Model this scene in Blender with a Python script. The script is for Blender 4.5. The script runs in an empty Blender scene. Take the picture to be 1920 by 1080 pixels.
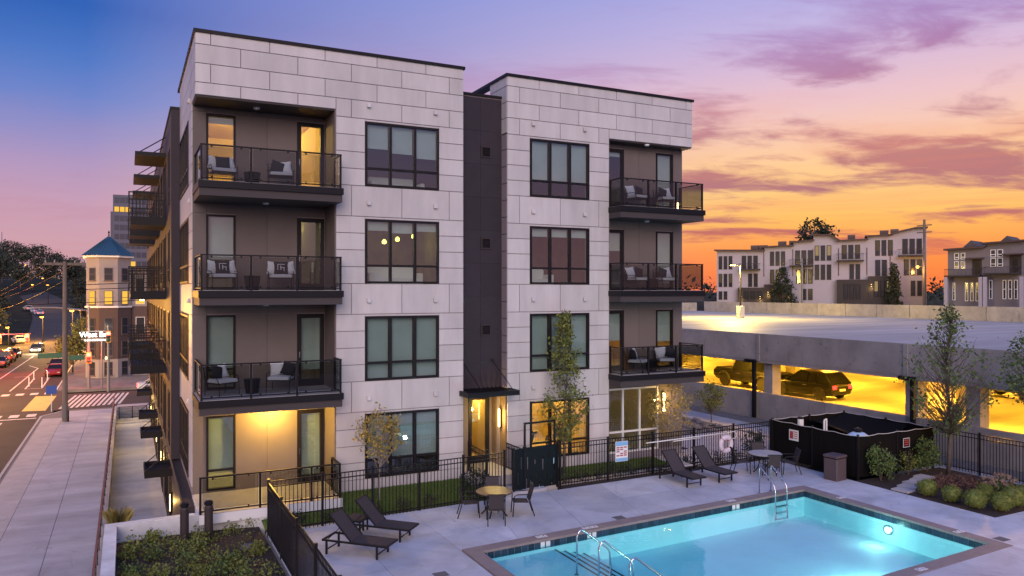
import bpy, math, random
import numpy as np
from mathutils import Vector, Matrix
random.seed(7)
R_ = random.Random(11)
scene = bpy.context.scene
col = scene.collection
rad = math.radians

# ---------------------------------------------------------------- camera
YAW = math.atan(1427 / 2820)
cam_d = bpy.data.cameras.new('camera')
cam = bpy.data.objects.new('camera', cam_d)
col.objects.link(cam)
cam.location = (-1.811, -24.435, 6.4)
cam.rotation_euler = (rad(90), 0, -YAW)
cam_d.sensor_width = 36
cam_d.lens = 1427 / 1920 * 36
cam_d.shift_y = 5 / 1920
cam_d.clip_end = 5000
scene.camera = cam
FW = Vector((math.sin(YAW), math.cos(YAW), 0))
RT = Vector((math.cos(YAW), -math.sin(YAW), 0))

scene.view_settings.view_transform = 'Standard'
scene.view_settings.look = 'None'
scene.view_settings.exposure = 0.1
scene.view_settings.gamma = 1.0
scene.view_settings.use_curve_mapping = False
cy = scene.cycles
cy.use_denoising = True
cy.max_bounces = 6
cy.diffuse_bounces = 3
cy.glossy_bounces = 3
cy.transmission_bounces = 4
cy.transparent_max_bounces = 16
cy.caustics_reflective = False
cy.caustics_refractive = False
cy.sample_clamp_indirect = 4.0
cy.use_light_tree = True

# ---------------------------------------------------------------- sky
world = bpy.data.worlds.new('World')
scene.world = world
world.use_nodes = True
wt = world.node_tree
wt.nodes.clear()


class NT:
    """tiny node helper"""
    def __init__(s, t):
        s.t = t

    def n(s, typ, **kw):
        nd = s.t.nodes.new(typ)
        for k, v in kw.items():
            setattr(nd, k, v)
        return nd

    def link(s, a, b):
        s.t.links.new(a, b)

    def inp(s, sock, v):
        if hasattr(v, 'is_output') or isinstance(v, bpy.types.NodeSocket):
            s.t.links.new(v, sock)
        else:
            sock.default_value = v

    def math(s, op, a, b=None, c=None, clamp=False):
        nd = s.n('ShaderNodeMath', operation=op, use_clamp=clamp)
        s.inp(nd.inputs[0], a)
        if b is not None:
            s.inp(nd.inputs[1], b)
        if c is not None:
            s.inp(nd.inputs[2], c)
        return nd.outputs[0]

    def rng(s, v, a, b, c=0.0, d=1.0, smooth=False):
        nd = s.n('ShaderNodeMapRange', clamp=True)
        if smooth:
            nd.interpolation_type = 'SMOOTHSTEP'
        s.inp(nd.inputs[0], v)
        for i, x in enumerate((a, b, c, d)):
            s.inp(nd.inputs[i + 1], x)
        return nd.outputs[0]

    def mix(s, f, a, b, mode='MIX'):
        nd = s.n('ShaderNodeMix', data_type='RGBA', blend_type=mode)
        s.inp(nd.inputs[0], f)
        s.inp(nd.inputs[6], a)
        s.inp(nd.inputs[7], b)
        return nd.outputs[2]

    def ramp(s, f, stops, interp='LINEAR'):
        nd = s.n('ShaderNodeValToRGB')
        cr = nd.color_ramp
        cr.interpolation = interp
        while len(cr.elements) < len(stops):
            cr.elements.new(0.5)
        for e, (p, c) in zip(cr.elements, stops):
            e.position = p
            e.color = (c[0], c[1], c[2], 1)
        s.inp(nd.inputs[0], f)
        return nd.outputs[0]

    def noise(s, vec, scale, detail=4, rough=0.55, dist=0.0):
        nd = s.n('ShaderNodeTexNoise')
        s.inp(nd.inputs['Vector'], vec)
        nd.inputs['Scale'].default_value = scale
        nd.inputs['Detail'].default_value = detail
        nd.inputs['Roughness'].default_value = rough
        nd.inputs['Distortion'].default_value = dist
        return nd.outputs[0]


def srgb(r, g, b):
    f = lambda c: (c / 255 / 12.92) if c <= 10 else ((c / 255 + 0.055) / 1.055) ** 2.4
    return (f(r), f(g), f(b))


w = NT(wt)
tc = w.n('ShaderNodeTexCoord')
nrm = w.n('ShaderNodeVectorMath', operation='NORMALIZE')
w.link(tc.outputs['Generated'], nrm.inputs[0])
sep = w.n('ShaderNodeSeparateXYZ')
w.link(nrm.outputs[0], sep.inputs[0])
X, Y, Z = sep.outputs
SUN = (FW + RT * 0.60).normalized()          # azimuth of the sunset glow
hl = w.math('MAXIMUM', w.math('SQRT', w.math('ADD', w.math('MULTIPLY', X, X), w.math('MULTIPLY', Y, Y))), 1e-4)
dot = w.math('DIVIDE', w.math('ADD', w.math('MULTIPLY', X, SUN.x), w.math('MULTIPLY', Y, SUN.y)), hl)
ang = w.math('ARCCOSINE', w.math('MINIMUM', w.math('MAXIMUM', dot, -1.0), 1.0))
# slow vertical waver of the colour bands
wav = w.noise(nrm.outputs[0], 3.0, 3)
elev = w.math('ADD', w.math('MAXIMUM', Z, 0.0), w.math('MULTIPLY', w.math('SUBTRACT', wav, 0.5), 0.03))
R0 = w.ramp(elev, [(0, srgb(246, 116, 62)), (0.045, srgb(253, 148, 74)), (0.085, srgb(255, 188, 98)), (0.115, srgb(254, 200, 124)),
                   (0.15, srgb(252, 202, 146)), (0.185, srgb(244, 198, 172)), (0.225, srgb(232, 192, 196)), (0.265, srgb(214, 184, 210)),
                   (0.31, srgb(192, 178, 220)), (0.36, srgb(170, 168, 222)), (0.55, srgb(134, 152, 222)), (1, srgb(128, 152, 230))])
R1 = w.ramp(elev, [(0, srgb(204, 158, 164)), (0.055, srgb(202, 156, 168)), (0.10, srgb(194, 154, 178)), (0.14, srgb(174, 148, 186)),
                   (0.18, srgb(142, 140, 194)), (0.215, srgb(106, 130, 198)), (0.26, srgb(72, 116, 192)), (0.31, srgb(44, 96, 178)),
                   (0.4, srgb(70, 112, 194)), (0.6, srgb(108, 136, 214)), (1, srgb(128, 152, 230))])
R2 = w.ramp(elev, [(0, srgb(206, 172, 186)), (0.12, srgb(214, 180, 200)), (0.25, srgb(186, 176, 214)), (0.45, srgb(156, 168, 224)),
                   (0.7, srgb(138, 158, 228)), (1, srgb(128, 152, 230))])
f01 = w.math('POWER', w.rng(ang, 0.15, 1.05, 0, 1), 1.55)
f12 = w.rng(ang, 1.2, 2.4, 0, 1, True)
skyc = w.mix(f12, w.mix(f01, R0, R1), R2)
# thin stretched clouds, drawn on a plane overhead so that they foreshorten towards the horizon
den = w.math('ADD', w.math('MAXIMUM', Z, 0.0), 0.13)
cmb = w.n('ShaderNodeCombineXYZ')
a_c = w.math('ADD', w.math('MULTIPLY', X, RT.x), w.math('MULTIPLY', Y, RT.y))
b_c = w.math('ADD', w.math('MULTIPLY', X, FW.x), w.math('MULTIPLY', Y, FW.y))
w.link(w.math('MULTIPLY', w.math('DIVIDE', a_c, den), 0.9), cmb.inputs[0])
w.link(w.math('MULTIPLY', w.math('DIVIDE', b_c, den), 1.5), cmb.inputs[1])
cmb.inputs[2].default_value = 4.3
cl1 = w.noise(cmb.outputs[0], 1.15, 7, 0.56, 0.5)
cl2 = w.noise(cmb.outputs[0], 0.45, 2, 0.5)
cl3 = w.noise(cmb.outputs[0], 4.2, 6, 0.62, 0.9)
cm = w.rng(w.math('ADD', w.math('ADD', w.math('MULTIPLY', cl1, 0.68), w.math('MULTIPLY', cl2, 0.30)), w.math('MULTIPLY', cl3, 0.20)), 0.575, 0.70, 0, 1, True)
cside = w.rng(ang, 0.45, 1.0, 1.0, 0.15)
cfade = w.math('MULTIPLY', w.rng(Z, 0.02, 0.07, 0.35, 1.0), w.rng(w.math('ADD', Z, w.math('MULTIPLY', ang, 0.16)), 0.27, 0.42, 1.0, 0.15))
cm = w.math('MULTIPLY', w.math('MULTIPLY', cm, cside), w.math('MULTIPLY', cfade, 0.95))
ccol = w.ramp(elev, [(0, srgb(214, 104, 84)), (0.06, srgb(196, 106, 96)), (0.11, srgb(166, 108, 122)), (0.16, srgb(188, 122, 122)),
                     (0.22, srgb(186, 132, 150)), (0.3, srgb(158, 112, 172)), (1, srgb(128, 118, 190))])
skyc = w.mix(cm, skyc, ccol)
# bright fibres between the clouds near the horizon glow
cmb2 = w.n('ShaderNodeCombineXYZ')
w.link(w.math('MULTIPLY', ang, 1.6), cmb2.inputs[0])
w.link(w.math('MULTIPLY', Z, 16.0), cmb2.inputs[1])
st = w.noise(cmb2.outputs[0], 1.6, 5, 0.6, 0.8)
stf = w.math('MULTIPLY', w.rng(st, 0.42, 0.75, 0, 0.55, True), w.math('MULTIPLY', w.rng(Z, 0.04, 0.1), w.math('MULTIPLY', w.rng(Z, 0.26, 0.14), w.rng(ang, 0.9, 0.3))))
skyc = w.mix(stf, skyc, srgb(226, 130, 104) + (1,))
low = w.rng(Z, -0.02, 0.0)
skyc = w.mix(low, (0.10, 0.085, 0.08, 1), skyc)
bg = w.n('ShaderNodeBackground')
w.link(skyc, bg.inputs[0])
bg.inputs[1].default_value = 1.0
wo = w.n('ShaderNodeOutputWorld')
w.link(bg.outputs[0], wo.inputs[0])

# ---------------------------------------------------------------- soft afterglow
sun_d = bpy.data.lights.new('sun', 'SUN')
sun_d.energy = 2.0
sun_d.angle = rad(40)
sun_d.color = (1.0, 0.79, 0.72)
sun = bpy.data.objects.new('sun', sun_d)
col.objects.link(sun)
sun.rotation_euler = Vector((0.34, 0.88, -0.33)).to_track_quat('-Z', 'Y').to_euler()


# ---------------------------------------------------------------- materials
def mat(name, c, rough=0.6, metal=0.0, var=0.0, vscale=3.0, bump=0.0, bscale=40.0, obj_var=0.0, island=None, c2=None, spec=None, stretch=None):
    m = bpy.data.materials.new(name)
    m.use_nodes = True
    t = NT(m.node_tree)
    b = m.node_tree.nodes['Principled BSDF']
    c4 = (c[0], c[1], c[2], 1)
    b.inputs['Base Color'].default_value = c4
    b.inputs['Roughness'].default_value = rough
    b.inputs['Metallic'].default_value = metal
    if spec is not None:
        b.inputs['Specular IOR Level'].default_value = spec
    cur = None
    tcn = None
    def coords():
        nonlocal tcn
        if tcn is None:
            g = t.n('ShaderNodeNewGeometry')
            tcn = g.outputs['Position']
            if stretch:
                mp = t.n('ShaderNodeMapping')
                mp.inputs['Scale'].default_value = stretch
                t.link(tcn, mp.inputs[0])
                tcn = mp.outputs[0]
        return tcn
    if var > 0:
        n1 = t.noise(coords(), vscale, 6, 0.6)
        d = c2 if c2 else tuple(x * (1 - var) for x in c)
        u = c4 if c2 else tuple(min(1, x * (1 + var * 0.6)) for x in c) + (1,)
        cur = t.mix(t.rng(n1, 0.32, 0.68), tuple(d[:3]) + (1,), u)
    if obj_var > 0:
        oi = t.n('ShaderNodeObjectInfo')
        f = t.rng(oi.outputs['Random'], 0, 1, 1 - obj_var, 1 + obj_var * 0.5)
        cc = t.n('ShaderNodeCombineXYZ')
        for i in range(3):
            t.link(f, cc.inputs[i])
        cur = t.mix(1.0, cur if cur else c4, cc.outputs[0], 'MULTIPLY')
    if island:
        g = t.n('ShaderNodeNewGeometry')
        cur = t.ramp(g.outputs['Random Per Island'], island)
    if cur:
        t.link(cur, b.inputs['Base Color'])
    if bump > 0:
        n2 = t.noise(coords(), bscale, 5, 0.6)
        bp = t.n('ShaderNodeBump')
        bp.inputs['Strength'].default_value = bump
        bp.inputs['Distance'].default_value = 0.02
        t.link(n2, bp.inputs['Height'])
        t.link(bp.outputs[0], b.inputs['Normal'])
    return m


def emit(name, c, s):
    m = bpy.data.materials.new(name)
    m.use_nodes = True
    t = NT(m.node_tree)
    m.node_tree.nodes.clear()
    e = t.n('ShaderNodeEmission')
    e.inputs[0].default_value = (c[0], c[1], c[2], 1)
    e.inputs[1].default_value = s
    o = t.n('ShaderNodeOutputMaterial')
    t.link(e.outputs[0], o.inputs[0])
    return m


def glass(name, tint, ior=1.5, extra=0.03, rough=0.01, wavy=0.0):
    m = bpy.data.materials.new(name)
    m.use_nodes = True
    t = NT(m.node_tree)
    m.node_tree.nodes.clear()
    tr = t.n('ShaderNodeBsdfTransparent')
    tr.inputs[0].default_value = (tint[0], tint[1], tint[2], 1)
    gl = t.n('ShaderNodeBsdfGlossy')
    gl.inputs['Roughness'].default_value = rough
    fr = t.n('ShaderNodeFresnel')
    fr.inputs[0].default_value = ior
    if wavy > 0:
        g = t.n('ShaderNodeNewGeometry')
        mp = t.n('ShaderNodeMapping')
        t.link(g.outputs['Position'], mp.inputs[0])
        n2 = t.noise(mp.outputs[0], 1.3, 4, 0.6)
        bp = t.n('ShaderNodeBump')
        bp.inputs['Strength'].default_value = wavy
        bp.inputs['Distance'].default_value = 0.1
        t.link(n2, bp.inputs['Height'])
        t.link(bp.outputs[0], gl.inputs['Normal'])
        t.link(bp.outputs[0], fr.inputs['Normal'])
    mx = t.n('ShaderNodeMixShader')
    gb = t.n('ShaderNodeNewGeometry')      # only the face turned to the light reflects; the back of the sheet lets it through
    t.link(t.math('MULTIPLY', t.math('ADD', fr.outputs[0], extra), t.math('SUBTRACT', 1.0, gb.outputs['Backfacing'])), mx.inputs[0])
    t.link(tr.outputs[0], mx.inputs[1])
    t.link(gl.outputs[0], mx.inputs[2])
    o = t.n('ShaderNodeOutputMaterial')
    t.link(mx.outputs[0], o.inputs[0])
    return m


MT = {}
def add(k, *a, **kw):
    MT[k] = mat(k, *a, **kw)

add('panel', (0.56, 0.525, 0.50), 0.45, var=0.13, vscale=1.6, bump=0.06, bscale=9, obj_var=0.10, stretch=(1, 1, .22))
add('backing', (0.27, 0.23, 0.24), 0.8)
add('tan', (0.155, 0.128, 0.118), 0.75, spec=0.3, var=0.06, vscale=1.2, obj_var=0.06)
add('dark_clad', (0.034, 0.027, 0.033), 0.6, spec=0.25, var=0.1, vscale=2, obj_var=0.1)
add('black_metal', (0.010, 0.009, 0.011), 0.45, spec=0.2)
add('black_frame', (0.014, 0.011, 0.012), 0.45, spec=0.2)
add('bronze', (0.042, 0.032, 0.032), 0.5, spec=0.3)
add('brown_fascia', (0.060, 0.050, 0.050), 0.6, spec=0.25)
add('white_paint', (0.72, 0.72, 0.70), 0.5)
add('blind', (0.60, 0.64, 0.63), 0.85, var=0.14, vscale=1.2)
add('room_wall', (0.42, 0.37, 0.30), 0.9)
add('room_dark', (0.06, 0.05, 0.045), 0.9)
add('room_warm', (0.50, 0.36, 0.14), 0.9)
add('room_green', (0.10, 0.095, 0.03), 0.9, var=0.6, vscale=1.1)
add('room_rust', (0.15, 0.07, 0.03), 0.9, var=0.5, vscale=0.9)
add('concrete', (0.43, 0.41, 0.40), 0.75, var=0.16, vscale=0.8, bump=0.12, bscale=25)
add('deck', (0.55, 0.565, 0.61), 0.6, var=0.2, vscale=0.7, bump=0.1, bscale=30, obj_var=0.12)
add('walk', (0.42, 0.43, 0.46), 0.7, var=0.2, vscale=0.5, bump=0.1, bscale=20, obj_var=0.12, stretch=(.5, 1.6, 1))
add('concrete_dark', (0.20, 0.19, 0.185), 0.85, var=0.25, vscale=0.6, spec=0.2)
add('joint', (0.16, 0.155, 0.155), 0.9)
add('coping', (0.27, 0.215, 0.20), 0.7, var=0.12, vscale=2.5, bump=0.1, obj_var=0.06)
add('asphalt', (0.070, 0.062, 0.056), 0.85, spec=0.2, var=0.2, vscale=0.35, bump=0.2, bscale=30)
add('road_white', (0.62, 0.6, 0.56), 0.6, var=0.2, vscale=1.5)
add('road_yellow', (0.66, 0.48, 0.12), 0.6, var=0.15, vscale=1.5)
add('terrain', (0.028, 0.030, 0.018), 0.95, spec=0.1, var=0.4, vscale=0.15)
add('mulch', (0.035, 0.024, 0.020), 0.95, var=0.5, vscale=14, bump=0.8, bscale=45)
add('lawn', (0.075, 0.13, 0.026), 0.9, var=0.35, vscale=5, bump=0.6, bscale=60)
add('gravel', (0.15, 0.145, 0.15), 0.9, var=0.5, vscale=9, bump=1.0, bscale=28)
add('plaster', (0.62, 0.80, 0.82), 0.6, var=0.06, vscale=0.8)
add('tile_dark', (0.03, 0.05, 0.075), 0.25, obj_var=0.5)
add('steel', (0.62, 0.62, 0.63), 0.22, 1.0)
add('sling', (0.060, 0.050, 0.052), 0.8, spec=0.2, var=0.15, vscale=30)
add('frame_dark', (0.018, 0.016, 0.017), 0.5, spec=0.2)
add('table_wood', (0.20, 0.14, 0.085), 0.35, var=0.2, vscale=7)
add('table_stone', (0.38, 0.36, 0.35), 0.45, var=0.2, vscale=12)
add('cushion', (0.72, 0.72, 0.72), 0.9)
add('pillow_black', (0.018, 0.018, 0.022), 0.9)
add('pillow_white', (0.66, 0.68, 0.70), 0.9)
add('screen', (0.008, 0.007, 0.007), 0.9, spec=0.1, var=0.2, vscale=6, stretch=(3, 3, 0.15))
add('rope', (0.55, 0.52, 0.48), 0.8)
add('tank', (0.45, 0.62, 0.78), 0.35)
add('bin', (0.085, 0.058, 0.062), 0.6)
add('bark', (0.11, 0.085, 0.065), 0.9, var=0.3, vscale=10)
add('bark_pale', (0.30, 0.26, 0.22), 0.9, var=0.3, vscale=14)
add('g_concrete', (0.32, 0.30, 0.285), 0.75, var=0.22, vscale=0.9, bump=0.15, bscale=14, obj_var=0.1)
add('g_floor', (0.34, 0.325, 0.315), 0.6, var=0.35, vscale=0.4, stretch=(0.12, 1, 1))
add('g_in', (0.42, 0.38, 0.32), 0.8)
add('stain', (0.13, 0.12, 0.12), 0.85)
add('g_stain', (0.22, 0.20, 0.20), 0.85, var=0.5, vscale=6, c2=(0.34, 0.32, 0.315))
add('car_black', (0.008, 0.008, 0.009), 0.3, spec=0.25)
add('car_grey', (0.06, 0.062, 0.066), 0.2)
add('car_red', (0.20, 0.015, 0.02), 0.22)
add('car_white', (0.6, 0.6, 0.6), 0.25)
add('car_glass', (0.008, 0.009, 0.010), 0.15, spec=0.3)
add('tyre', (0.014, 0.014, 0.014), 0.85)
add('rim', (0.35, 0.35, 0.36), 0.3, 0.9)
add('stucco', (0.37, 0.345, 0.40), 0.85, var=0.05, vscale=0.5)
add('stucco_grey', (0.17, 0.155, 0.17), 0.85, var=0.05, vscale=0.5)
add('town_dark', (0.030, 0.024, 0.026), 0.7)
add('roof_edge', (0.075, 0.045, 0.042), 0.7)
add('brick', (0.085, 0.058, 0.053), 0.85, var=0.25, vscale=8)
add('cream', (0.27, 0.245, 0.24), 0.85, var=0.06, vscale=0.6)
add('teal_roof', (0.028, 0.085, 0.13), 0.45, 0.3)
add('tower_glass', (0.03, 0.035, 0.06), 0.25)
add('tower_stone', (0.13, 0.125, 0.16), 0.8)
add('pole_wood', (0.15, 0.125, 0.11), 0.85, var=0.3, vscale=6, stretch=(1, 1, 0.1))
add('grey_metal', (0.22, 0.22, 0.22), 0.5, 0.4)
add('green_sign', (0.01, 0.07, 0.045), 0.5)
add('blue_sign', (0.02, 0.07, 0.32), 0.5)
add('red_print', (0.36, 0.05, 0.05), 0.6)
add('blue_print', (0.20, 0.42, 0.66), 0.6)
add('teal_gate', (0.005, 0.010, 0.012), 0.6, spec=0.2)
add('ring', (0.66, 0.58, 0.62), 0.6)
add('signal_yellow', (0.5, 0.26, 0.02), 0.5)
add('path_red', (0.19, 0.055, 0.045), 0.6)
add('wall_white', (0.62, 0.62, 0.62), 0.75, var=0.22, vscale=1.3, bump=0.1, bscale=18)
add('rock', (0.13, 0.125, 0.135), 0.9, obj_var=0.35)
add('hvac', (0.10, 0.075, 0.075), 0.7)
add('house_wall', (0.45, 0.40, 0.40), 0.85)
add('house_roof', (0.075, 0.065, 0.075), 0.85)

# deck and walks: drying marks, dark specks and a few hairline cracks
for k_, sc_ in (('deck', .30), ('walk', .25), ('concrete', .4)):
    t = NT(MT[k_].node_tree)
    bs_n = t.t.nodes['Principled BSDF']
    old = bs_n.inputs['Base Color'].links[0].from_socket
    g_ = t.n('ShaderNodeNewGeometry')
    big_ = t.rng(t.noise(g_.outputs['Position'], sc_ * 2, 5, .65, .8), .50, .70, 0, .40)
    fine_ = t.rng(t.noise(g_.outputs['Position'], 11.0, 3, .7), .66, .72, 0, .30)
    vo = t.n('ShaderNodeTexVoronoi', feature='DISTANCE_TO_EDGE')
    vo.inputs['Scale'].default_value = .21
    wv = t.n('ShaderNodeVectorMath', operation='ADD')
    nz = t.n('ShaderNodeTexNoise')
    nz.inputs['Scale'].default_value = 1.4
    t.link(g_.outputs['Position'], nz.inputs['Vector'])
    t.link(g_.outputs['Position'], wv.inputs[0])
    t.link(nz.outputs['Color'], wv.inputs[1])
    t.link(wv.outputs[0], vo.inputs['Vector'])
    crack = t.rng(vo.outputs['Distance'], .0, .004, .55, 0)
    f_ = t.math('MAXIMUM', t.math('MAXIMUM', big_, fine_), crack)
    t.link(t.mix(f_, old, (.20, .195, .21, 1)), bs_n.inputs['Base Color'])

# weather stains on the garage concrete: dark runs and blotches
t = NT(MT['g_concrete'].node_tree)
bs_n = t.t.nodes['Principled BSDF']
old = bs_n.inputs['Base Color'].links[0].from_socket
g_ = t.n('ShaderNodeNewGeometry')
mp = t.n('ShaderNodeMapping')
mp.inputs['Scale'].default_value = (1, 1, .16)
t.link(g_.outputs['Position'], mp.inputs[0])
run = t.rng(t.noise(mp.outputs[0], 2.3, 4, .65), .60, .72, 0, .55)
blot = t.rng(t.noise(g_.outputs['Position'], 3.1, 5, .6, .4), .63, .69, 0, .6)
t.link(t.mix(t.math('MAXIMUM', run, blot), old, (.13, .12, .12, 1)), bs_n.inputs['Base Color'])

def leafmat(k, a, b, c):
    MT[k] = mat(k, a, 0.75, island=[(0.0, a), (0.5, b), (1.0, c)])
    bs = MT[k].node_tree.nodes['Principled BSDF']
    bs.inputs['Subsurface Weight'].default_value = 0.0
leafmat('leaf_green', (0.040, 0.080, 0.018), (0.08, 0.13, 0.028), (0.14, 0.18, 0.04))
leafmat('leaf_dark', (0.012, 0.020, 0.011), (0.020, 0.032, 0.015), (0.034, 0.048, 0.02))
leafmat('leaf_hill', (0.020, 0.028, 0.016), (0.034, 0.044, 0.024), (0.055, 0.062, 0.034))
leafmat('leaf_yellow', (0.17, 0.15, 0.03), (0.28, 0.22, 0.05), (0.38, 0.26, 0.08))
leafmat('leaf_olive', (0.075, 0.10, 0.018), (0.13, 0.155, 0.028), (0.20, 0.20, 0.04))
leafmat('leaf_box', (0.09, 0.115, 0.018), (0.13, 0.16, 0.026), (0.18, 0.20, 0.036))
leafmat('leaf_red', (0.09, 0.035, 0.03), (0.13, 0.06, 0.045), (0.17, 0.09, 0.06))
leafmat('leaf_tan', (0.26, 0.17, 0.12), (0.34, 0.24, 0.18), (0.42, 0.31, 0.24))
leafmat('leaf_straw', (0.20, 0.17, 0.05), (0.28, 0.23, 0.07), (0.34, 0.30, 0.11))

def translucent_blind():
    t = NT(MT['blind'].node_tree)
    b = t.t.nodes['Principled BSDF']
    tr = t.n('ShaderNodeBsdfTranslucent')
    tr.inputs[0].default_value = (.62, .60, .52, 1)
    mx = t.n('ShaderNodeMixShader')
    mx.inputs[0].default_value = .30
    t.link(b.outputs[0], mx.inputs[1])
    t.link(tr.outputs[0], mx.inputs[2])
    t.link(mx.outputs[0], t.t.nodes['Material Output'].inputs[0])
translucent_blind()
MT['win_glass'] = glass('win_glass', (0.84, 0.90, 0.88), 1.6, 0.11)
MT['rail_glass'] = glass('rail_glass', (0.70, 0.71, 0.70), 1.45, 0.01)
MT['town_glass'] = mat('town_glass', (0.03, 0.033, 0.04), 0.12)
MT['lit_gold'] = emit('lit_gold', (1.0, 0.55, 0.08), 1.0)
MT['lit_dim'] = emit('lit_dim', (0.9, 0.62, 0.30), 0.35)
MT['lit_faint'] = emit('lit_faint', (0.8, 0.55, 0.35), 0.12)
MT['bulb_warm'] = emit('bulb_warm', (1.0, 0.66, 0.24), 12)
MT['bulb_green'] = emit('bulb_green', (1.0, 0.85, 0.12), 6)
MT['bulb_orange'] = emit('bulb_orange', (1.0, 0.42, 0.05), 7)
MT['bulb_white'] = emit('bulb_white', (1.0, 0.92, 0.75), 30)
MT['bulb_red'] = emit('bulb_red', (1.0, 0.03, 0.02), 30)
MT['bulb_pool'] = emit('bulb_pool', (0.9, 1.0, 0.85), 4)
MT['sign_white'] = emit('sign_white', (1.0, 0.95, 0.88), 4)
MT['tail_red'] = emit('tail_red', (1.0, 0.02, 0.012), 9)


# ---------------------------------------------------------------- mesh helpers
class M:
    def __init__(s):
        s.v = []
        s.f = []

    def raw(s, vs, fs):
        o = len(s.v)
        s.v += [tuple(v) for v in vs]
        s.f += [tuple(i + o for i in f) for f in fs]
        return s

    def box(s, x0, x1, y0, y1, z0, z1):
        if x0 > x1: x0, x1 = x1, x0
        if y0 > y1: y0, y1 = y1, y0
        if z0 > z1: z0, z1 = z1, z0
        return s.raw([(x0, y0, z0), (x1, y0, z0), (x1, y1, z0), (x0, y1, z0), (x0, y0, z1), (x1, y0, z1), (x1, y1, z1), (x0, y1, z1)],
                     [(0, 3, 2, 1), (4, 5, 6, 7), (0, 1, 5, 4), (1, 2, 6, 5), (2, 3, 7, 6), (3, 0, 4, 7)])

    def cbox(s, x0, x1, y0, y1, z0, z1, c=0.01):
        """box with chamfered vertical and top edges"""
        p = [(x0 + c, y0), (x1 - c, y0), (x1, y0 + c), (x1, y1 - c), (x1 - c, y1), (x0 + c, y1), (x0, y1 - c), (x0, y0 + c)]
        q = [(x0 + 2 * c, y0 + c), (x1 - 2 * c, y0 + c), (x1 - c, y0 + 2 * c), (x1 - c, y1 - 2 * c), (x1 - 2 * c, y1 - c), (x0 + 2 * c, y1 - c), (x0 + c, y1 - 2 * c), (x0 + c, y0 + 2 * c)]
        vs = [(a, b, z0) for a, b in p] + [(a, b, z1 - c) for a, b in p] + [(a, b, z1) for a, b in q]
        fs = [tuple(range(7, -1, -1)), tuple(range(16, 24))]
        for k in (0, 8):
            for i in range(8):
                j = (i + 1) % 8
                fs.append((k + i, k + j, k + 8 + j, k + 8 + i))
        return s.raw(vs, fs)

    def bar(s, p, q, wd, hd=None, up=(0, 0, 1)):
        p, q = Vector(p), Vector(q)
        hd = wd if hd is None else hd
        d = (q - p).normalized()
        u = Vector(up)
        if abs(d.dot(u)) > 0.98:
            u = Vector((0, 1, 0))
        a = d.cross(u).normalized() * wd / 2
        b = a.cross(d).normalized() * hd / 2
        return s.raw([p - a - b, p + a - b, p + a + b, p - a + b, q - a - b, q + a - b, q + a + b, q - a + b],
                     [(0, 3, 2, 1), (4, 5, 6, 7), (0, 1, 5, 4), (1, 2, 6, 5), (2, 3, 7, 6), (3, 0, 4, 7)])

    def tube(s, pts, r, n=8, caps=True):
        pts = [Vector(p) for p in pts]
        rs = r if isinstance(r, (list, tuple)) else [r] * len(pts)
        o = len(s.v)
        for i, p in enumerate(pts):
            d = (pts[min(i + 1, len(pts) - 1)] - pts[max(i - 1, 0)]).normalized()
            u = Vector((0, 0, 1)) if abs(d.z) < 0.9 else Vector((1, 0, 0))
            a = d.cross(u).normalized()
            b = a.cross(d).normalized()
            for k in range(n):
                t = 2 * math.pi * k / n
                s.v.append(tuple(p + (a * math.cos(t) + b * math.sin(t)) * rs[i]))
        for i in range(len(pts) - 1):
            for k in range(n):
                j = (k + 1) % n
                s.f.append((o + i * n + k, o + i * n + j, o + (i + 1) * n + j, o + (i + 1) * n + k))
        if caps:
            s.f.append(tuple(o + k for k in range(n - 1, -1, -1)))
            e = o + (len(pts) - 1) * n
            s.f.append(tuple(e + k for k in range(n)))
        return s

    def lathe(s, prof, n=16, c=(0, 0, 0), cap=True):
        o = len(s.v)
        for r, z in prof:
            for k in range(n):
                t = 2 * math.pi * k / n
                s.v.append((c[0] + r * math.cos(t), c[1] + r * math.sin(t), c[2] + z))
        for i in range(len(prof) - 1):
            for k in range(n):
                j = (k + 1) % n
                s.f.append((o + i * n + k, o + i * n + j, o + (i + 1) * n + j, o + (i + 1) * n + k))
        if cap:
            s.f.append(tuple(o + k for k in range(n - 1, -1, -1)))
            e = o + (len(prof) - 1) * n
            s.f.append(tuple(e + k for k in range(n)))
        return s

    def prism(s, poly, z0, z1):
        n = len(poly)
        z0s = z0 if isinstance(z0, (list, tuple)) else [z0] * n
        z1s = z1 if isinstance(z1, (list, tuple)) else [z1] * n
        vs = [(p[0], p[1], z0s[i]) for i, p in enumerate(poly)] + [(p[0], p[1], z1s[i]) for i, p in enumerate(poly)]
        fs = [tuple(range(n - 1, -1, -1)), tuple(range(n, 2 * n))]
        for i in range(n):
            j = (i + 1) % n
            fs.append((i, j, n + j, n + i))
        return s.raw(vs, fs)

    def quad(s, a, b, c, d):
        return s.raw([a, b, c, d], [(0, 1, 2, 3)])

    def sphere(s, c, r, n=10, m=6, sq=1.0):
        prof = [(max(0.001, r * math.sin(math.pi * i / m)), -r * sq * math.cos(math.pi * i / m)) for i in range(m + 1)]
        return s.lathe(prof, n, c)

    def xf(s, mt):
        s.v = [tuple(mt @ Vector(v)) for v in s.v]
        return s

    def mesh(s, name, m, smooth=False):
        me = bpy.data.meshes.new(name)
        me.from_pydata(s.v, [], s.f)
        if m is not None:
            me.materials.append(MT[m] if isinstance(m, str) else m)
        if smooth:
            me.polygons.foreach_set('use_smooth', [True] * len(me.polygons))
        me.update()
        return me

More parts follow.
